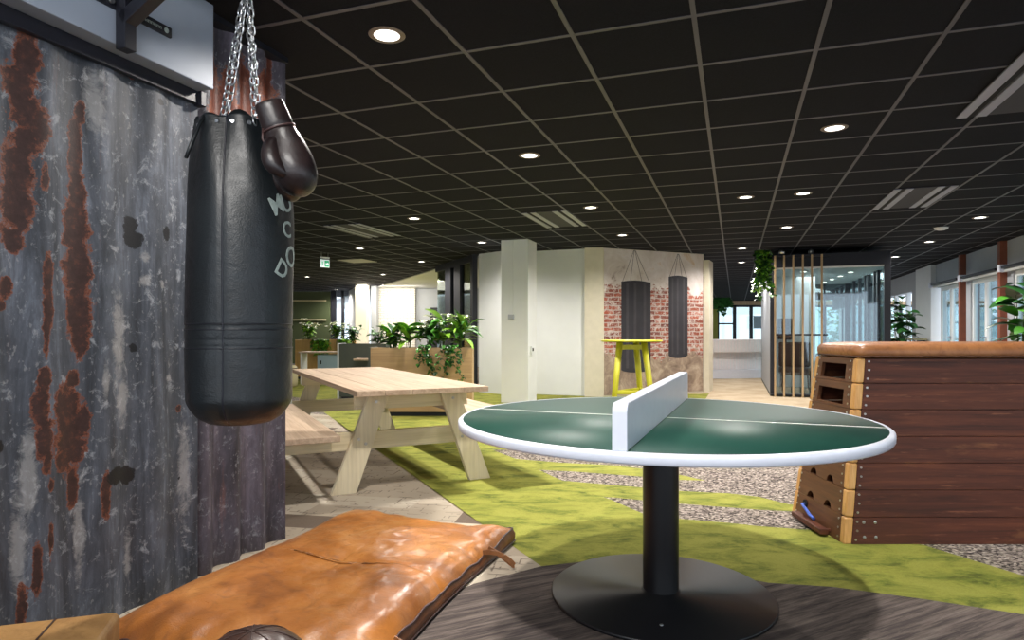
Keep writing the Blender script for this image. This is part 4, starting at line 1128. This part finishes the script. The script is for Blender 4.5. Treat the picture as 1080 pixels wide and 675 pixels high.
# ------------------------------------------------------------------ window wall on the right
mb = MB()
for (Y0, Y1) in ((2.0, 12.78-2.0), ): pass
mb.bm.free()
def wy(px): t_ = (px-540)/FPX; d_ = XW/(CG*t_-SG); return d_*(SG*t_+CG)
posts = [2.78, 4.78, 6.78, 8.78, 10.78, 12.78, 14.78]
mb = MB(); mb.gbox(XW, XW+.2, 0.5, 16.72, 2.15, CZ); struct(mb.build('wall_right', M['grey_wall']))
mb = MB(); mb.gbox(XW, XW+.2, 0.5, 16.72, 0, .12); struct(mb.build('wall_right', M['grey_wall']))
for i, Y in enumerate(posts):
    mb = MB(); mb.gbox(XW-.10, XW+.05, Y-.06, Y+.06, 0, CZ); struct(mb.build('trim_%d' % (3+i), M['posts'], bevel=.004))
    mb = MB(); mb.gbox(XW+.0, XW+.15, Y+.06, Y+.30, .12, 2.15); mb.gbox(XW, XW+.15, Y-.30, Y-.06, .12, 2.15); struct(mb.build('wall_right', M['grey_wall']))
    if Y < 16:
        a, b = Y+.30, min(Y+1.70, 16.7)
        mb = MB(); f = .055
        mb.gbox(XW+.03, XW+.10, a, b, 2.07, 2.15); mb.gbox(XW+.03, XW+.10, a, b, .12, .2)
        for yy in (a, (a+b)/2-f, (a+b)/2, b-f): mb.gbox(XW+.03, XW+.10, yy, yy+f, .2, 2.07)
        w = struct(mb.build('window_%d' % (4+i), M['white']))
        mb = MB(); mb.gbox(XW+.06, XW+.066, a+f, b-f, .2, 2.07); struct(mb.build('window_pane', M['glass'], w))
        mb = MB(); mb.gbox(XW-.01, XW+.03, (a+b)/2-.045, (a+b)/2-.025, 1.05, 1.08); mb.gbox(XW-.02, XW-.008, (a+b)/2-.045, (a+b)/2+.06, 1.055, 1.075); struct(mb.build('window_handle', M['steel'], w))
        # rail with roller blind, one per bay
        if i < 4: continue
        tt = thing('blind_rail', ['black and white blind rail over the window nearest the right edge of the photo', 'black and white blind rail between the two brown window posts', 'black and white blind rail furthest back, ending at the white pier'][i-4], 'blind rail', G(XW-.02, Y+1.0, 2.17), GA)
        mb = MB(); mb.box(-.12, -.05, -.93, .93, .03, .07); mb.build('rail', M['black_metal'], tt, .004)
        mb = MB(); mb.tube([(-.055, -.93, -.0), (-.055, .93, -.0)], .024, 10); mb.build('roller', M['white'], tt)
        mb = MB(); mb.box(-.14, .015, .78, .90, -.02, .10); mb.build('bracket', M['rim'], tt, .004)
# pier, and the wall on to the back
mb = MB(); mb.gbox(XW-.10, XW+.2, 16.72, 18.0, 0, CZ); struct(mb.build('wall_right', M['white']))
mb = MB(); mb.gbox(XW-.10, XW+.2, 18.01, 18.35, 0, CZ-.1); struct(mb.build('wall_right', M['grey_wall']))
mb = MB(); mb.gbox(XW, XW+.2, 18.36, 33, 2.2, CZ); struct(mb.build('wall_right', M['grey_wall']))
mb = MB()
for k in range(10): mb.gbox(XW+.02, XW+.12, 19.4+k*1.3, 19.5+k*1.3, 0, 2.2)
struct(mb.build('window_20', M['white']))
# tall plants by the windows
def ficus(label, loc, h, stems, L, W, seed, mats):
    rnd = random.Random(seed); t = thing('potted_ficus', label, 'plant', loc)
    mb = MB(); mb.lathe([(0, .003), (.15, .003), (.19, .34), (.175, .34), (.165, .30), (0, .30)], 24); mb.build('pot', M['darkpanel'], t)
    ms = MB(); ml = [MB() for _ in mats]
    for s_ in range(stems):
        a = rnd.uniform(0, 2*PI); r = rnd.uniform(.05, .32); top = Vector((r*math.cos(a), r*math.sin(a), h*rnd.uniform(.75, 1)))
        pts = [Vector((0, 0, .30)), top*.5+Vector((0, 0, .2)), top]; ms.tube(pts, [.012, .009, .005], 6)
        for k in range(9):
            q = .35+.65*k/8; p = pts[0].lerp(top, q); aa = rnd.uniform(0, 2*PI)
            leaf(rnd.choice(ml), p, (math.cos(aa), math.sin(aa), rnd.uniform(.0, .9)), L*rnd.uniform(.7, 1.1), W*rnd.uniform(.8, 1.1), .8, .1, 6, rnd.uniform(-.5, .5))
    ms.build('stem', M['stem'], t)
    for mb, m in zip(ml, mats): mb.build('foliage', m, t, normals=False)
ficus('tall large leaved plant before the windows at the right edge', R(1076, 8.6), 1.95, 6, .42, .19, 31, [M['leaf_dark'], M['leaf'], M['leaf_dark']])
ficus('dark rubber plant standing between the pod and the white pier', R(952, 14.0), 2.0, 8, .36, .17, 33, [M['leaf_dark'], M['leaf_dark']])
tt = thing('side_table', 'pale table far back between the pod and the window wall', 'table', R(948, 15.0), GA)
mb = MB(); mb.box(-.5, .5, -.3, .3, .98, 1.02); mb.build('table_top', M['cream'], tt)
for x in (-.45, .45): mb = MB(); mb.box(x-.02, x+.02, -.28, .28, 0, .98); mb.build('leg', M['black_frame'], tt)

# trees outside, beyond the glass
rnd = random.Random(50)
for i in range(3):
    x = 15.4+i*2.7; y = 34.6+rnd.uniform(-.4, 1.5); hh = rnd.uniform(4.5, 6)
    tt = thing('outdoor_tree', 'green tree outside beyond the glass pod and the far windows', 'tree', (x, y, -.2), 0, 'trees outside the far windows')
    mb = MB(); mb.tube([(0, 0, 0), (.1, 0, hh*.5), (0, .1, hh*.9)], [.09, .06, .02], 8); mb.build('trunk', M['stem'], tt)
    mb = MB(); mc = MB()
    for k in range(650):
        a = rnd.uniform(0, 2*PI); zz = rnd.uniform(.1, 1); r = 1.2*math.sqrt(rnd.random())*(1-abs(zz-.55)*.8)
        leaf(rnd.choice((mb, mc)), (r*math.cos(a), r*math.sin(a), zz*hh), (rnd.uniform(-1, 1), rnd.uniform(-1, 1), rnd.uniform(-.5, .5)), .26, .14, .5, .1, 3, rnd.uniform(-1, 1))
    mb.build('foliage', M['leaf'], tt, normals=False); mc.build('foliage', M['leaf_light'], tt, normals=False)

# ------------------------------------------------------------------ ceiling fittings
DL = [(408, 37), (558.5, 164), (880, 135), (436.8, 230.5), (623, 218.7), (508, 255.6), (656.3, 248), (786.4, 208), (847, 204), (829.6, 239.6), (782.7, 262), (782, 276.6),
      (1033.8, 229.5), (980, 255), (944, 271), (379.5, 262), (444.5, 276), (404, 289.5), (324, 292), (355, 305.6)]
tpl = None
def downlight(X, Y, lab):
    global tpl
    if tpl is None:
        t = thing('downlight', lab, 'downlight', G(X, Y, CEIL), GA, 'recessed ceiling downlights')
        mb = MB(); mb.lathe([(.066, -.0035), (.090, -.0035), (.094, -.001), (.094, 0.0), (.066, 0.0)], 32); mb.build('ring', plain('lamp ring', lin(120, 105, 90), .4), t)
        mb = MB(); mb.lathe([(.066, -.003), (.056, .0), (.0, .0)], 32); mb.bm.normal_update(); mb.build('reflector', emis('reflector glow', (1, .95, .88), 3.0), t)
        mb = MB(); mb.lathe([(.038, -.0012), (0, -.0012)], 24); mb.build('lamp_disc', M['lamp'], t)
        tpl = t; return t
    return dup(tpl, G(X, Y, CEIL), lab)
def place_words(px, py): return ''
labs = ['large bright downlight nearest the camera, right of the hanging bag', 'ceiling downlight above the picnic table side, left of the nearest grid runner', 'ceiling downlight right of centre, above the pod slats',
 'downlight left of the small ceiling grille above the planters', 'downlight just right of the middle ceiling grille', 'downlight in front of the narrow white pier', 'downlight in front of the brick mural top',
 'left lamp of the pair between mural and pod', 'right lamp of the pair between mural and pod', 'downlight nearest above the left end of the pod', 'downlight in the corridor beside the hanging plant, nearer one', 'downlight in the corridor beside the hanging plant, further one',
 'downlight nearest the window wall, beyond the smoke detector', 'downlight just behind the smoke detector, above the pod corner', 'downlight beside the right corner of the pod',
 'downlight right of the green exit sign', 'downlight at the edge of the white ceiling above the planters', 'far downlight above the lit cream column', 'far downlight below the green exit sign, over the board', 'furthest small downlight before the dark green board']
dl_pos = []
for (px, py), lb in zip(DL, labs):
    X, Y = tile_at(px, py); downlight(X, Y, lb); dl_pos.append((X, Y))
# air grilles
def grille(corners, lab, lx=.6, ly=1.2):
    P = [tile_at(*c) for c in corners]; X = sum(p[0] for p in P)/len(P); Y = sum(p[1] for p in P)/len(P)
    t = thing('ceiling_grille', lab, 'air grille', G(X, Y, CEIL), GA)
    w, h = lx*.98, ly*.98
    mb = MB(); mb.box(-w/2, w/2, -h/2, h/2, -.010, -.004); mb.build('backing', M['grille_mid'], t)
    for x in (-w*.44, -w*.24, w*.24, w*.44):
        mb = MB(); mb.box(x-w*.055, x+w*.055, -h/2, h/2, -.016, -.010); mb.build('slat', M['grille'], t)
    for x in (-w*.345, w*.345):
        mb = MB(); mb.box(x-.014, x+.014, -h/2, h/2, -.0125, -.0101); mb.build('slot', M['hole'], t)
    return t
grille([(951.2, 192.2), (1016, 188.6), (969, 222.3), (918.7, 223.5)], 'largest ceiling air grille, at the right above the window wall')
grille([(549, 219), (589, 217), (619, 241), (583, 242)], 'ceiling air grille above the white columns')
grille([(333, 234), (363, 232), (425, 250), (405, 252)], 'ceiling air grille at the left, beside the bag')
grille([(1052, 103), (1100, 68), (1150, 66), (1108, 98)], 'ceiling air grille cut off by the right edge of the frame')
mb = MB(); X, Y = tile_at(377, 274.8); mb.gbox(X-.3, X+.3, Y-.3, Y+.3, CEIL-.012, CEIL-.005); o = mb.build('ceiling_plate', M['pale_plate'], bevel=.003); tag(o, 'pale square ceiling plate right of the green exit sign', 'ceiling panel')
X, Y = tile_at(992.6, 239); t = thing('smoke_detector', 'white round smoke detector on the dark ceiling above the pod', 'smoke detector', G(X, Y, CEIL), 0)
mb = MB(); mb.lathe([(.10, 0), (.10, -.012), (.07, -.018)], 24); mb.build('base', M['black_frame'], t)
mb = MB(); mb.lathe([(.09, -.013), (.085, -.035), (.05, -.05), (0, -.052)], 24); mb.build('body', M['white'], t)
# exit sign
p = R(342.5, 11.8, 2.44); t = thing('exit_sign', 'green and white emergency exit sign hanging from the ceiling', 'exit sign', p, .75); t.scale = (.82,)*3
mb = MB(); mb.box(-.11, .11, -.012, .012, -.10, .075); mb.build('panel', M['sign_white'], t, .003)
mb = MB(); mb.box(-.01, .10, -.015, -.013, -.09, .055); mb.build('arrow_field', M['green_sign'], t)
mb = MB(); mb.bar((.015, -.017, -.02), (.06, -.017, -.02), .002, .022); mb.prism([(.055, -.018, -.05), (.055, -.018, .01), (.09, -.018, -.02)], (0, .002, 0)); mb.build('arrow', M['sign_white'], t)
mb = MB(); mb.ball((-.065, -.016, .035), .012, 10, (1, .2, 1)); mb.bar((-.065, -.016, .02), (-.06, -.016, -.035), .002, .02); mb.bar((-.06, -.016, -.035), (-.085, -.016, -.075), .002, .012); mb.bar((-.06, -.016, -.035), (-.04, -.016, -.07), .002, .012); mb.bar((-.085, -.016, .0), (-.04, -.016, .01), .002, .01); mb.build('running_figure', M['green_sign'], t)
mb = MB(); mb.box(-.11, .11, -.02, .02, .10, .135); mb.build('housing', M['white'], t, .003)
mb = MB(); mb.tube([(-.08, 0, .07), (-.08, 0, .239)], .004, 6); mb.tube([(.08, 0, .07), (.08, 0, .239)], .004, 6); mb.build('hanger', M['steel'], t)

# ------------------------------------------------------------------ lights
def area(name, loc, direction, sx, sy, power, spread=PI, color=(1,1,1), rz=0):
    l = bpy.data.lights.new(name, 'AREA'); l.shape = 'RECTANGLE'; l.size = sx; l.size_y = sy; l.energy = power; l.spread = spread; l.color = color
    o = bpy.data.objects.new(name, l); COL.objects.link(o); o.location = loc
    q = Vector(direction).to_track_quat('-Z', 'Y'); o.rotation_euler = q.to_euler(); return o
K = 1.0
SPR = math.radians(4.5)
# unseen narrow-beam panels added to cast steep, sharp shadows
def beam(cx, cy, z, dirv, sx, sy, dens, color=(1, .98, .94)):
    d = Vector(dirv).normalized(); zz = -d; xx = Vector((1, 0, 0)); xx = (xx-zz*xx.dot(zz)).normalized(); yy = zz.cross(xx)
    o = area('unseen_area_light', (0, 0, 0), (0, 0, -1), sx, sy, dens*sx*sy, SPR, color)
    o.matrix_world = Matrix.Translation((cx, cy, z)) @ Matrix((xx, yy, zz)).transposed().to_4x4()
    return o
def beams_on(fx0, fx1, fy0, fy1, tl, nx, ny, dens, z=CEIL-.30, floor_z=0.0):
    """a grid of added narrow-beam panels whose slanting beams abut on the floor"""
    tl = Vector(tl); d = tl.normalized()
    wx, wy = (fx1-fx0)/nx, (fy1-fy0)/ny
    cxs = math.sqrt(1-d.x**2); cys = abs(d.z)/cxs
    for i in range(nx):
        for j in range(ny):
            fx, fy = fx0+wx*(i+.5), fy0+wy*(j+.5)
            beam(fx+tl.x/tl.z*z, fy+tl.y/tl.z*z, z, tl, wx*cxs, wy*cys, dens)
DENS = 3.1
beams_on(-.5, 4.3, -.2, 4.3, (.13, .36, -1), 4, 4, DENS)
beams_on(-4.1, 4.3, 4.3, 9.7, (-.12, -.26, -1), 6, 4, DENS)
area('unseen_area_light', (-.9, .2, 2.55), (-.1, .75, -1), 1.2, .8, 60, PI, (1, .97, .93))  # unseen softbox added high on the left to brighten the mat
for i, (X, Y) in enumerate(dl_pos):
    l = bpy.data.lights.new('downlight_beam', 'SPOT'); l.energy = 190; l.spot_size = 2.75; l.spot_blend = .8; l.shadow_soft_size = .05; l.color = (1, .94, .88)
    o = bpy.data.objects.new('downlight_beam', l); COL.objects.link(o); o.location = G(X, Y, CEIL-.03)
# brick wall washer, then unseen lights added to brighten the further rooms
area('unseen_area_light', (-3.9, 20.2, 2.58), (0, .75, -1), 2, .25, 60, PI, (1, .93, .82))
area('unseen_area_light', (-3, 18, 2.6), (0, 0, -1), 2, 2, 130, PI, (1, .92, .8))
area('unseen_area_light', G(PX0+1.0, PY0+2.2, 2.28), (0, 0, -1), 1.2, 2.5, 50, PI, (.95, .98, 1))
area('unseen_area_light', (6.0, 17.5, 2.6), (0, 0, -1), 3, 3, 90, PI, (1, .97, .95))
area('unseen_area_light', (-5.5, 18.5, 2.6), (0, 0, -1), 3, 3, 70, PI, (1, .92, .8))
w = bpy.data.worlds.new('daylight'); SC.world = w; w.use_nodes = True
w.node_tree.nodes['Background'].inputs['Color'].default_value = (.78, .88, 1.0, 1)
w.node_tree.nodes['Background'].inputs['Strength'].default_value = 1.75

# ------------------------------------------------------------------ camera
cam = bpy.data.cameras.new('camera'); co = bpy.data.objects.new('camera', cam); COL.objects.link(co)
co.location = (0, 0, EYE); co.rotation_euler = (PI/2, 0, 0)
cam.sensor_width = 36; cam.lens = FPX/1080*36; cam.shift_y = (HOR-337.5)/1080; cam.clip_end = 200; cam.clip_start = .05
SC.camera = co
SC.view_settings.view_transform = 'Standard'; SC.view_settings.look = 'None'; SC.view_settings.gamma = 1; SC.view_settings.exposure = 0.0
SC.view_settings.use_curve_mapping = False
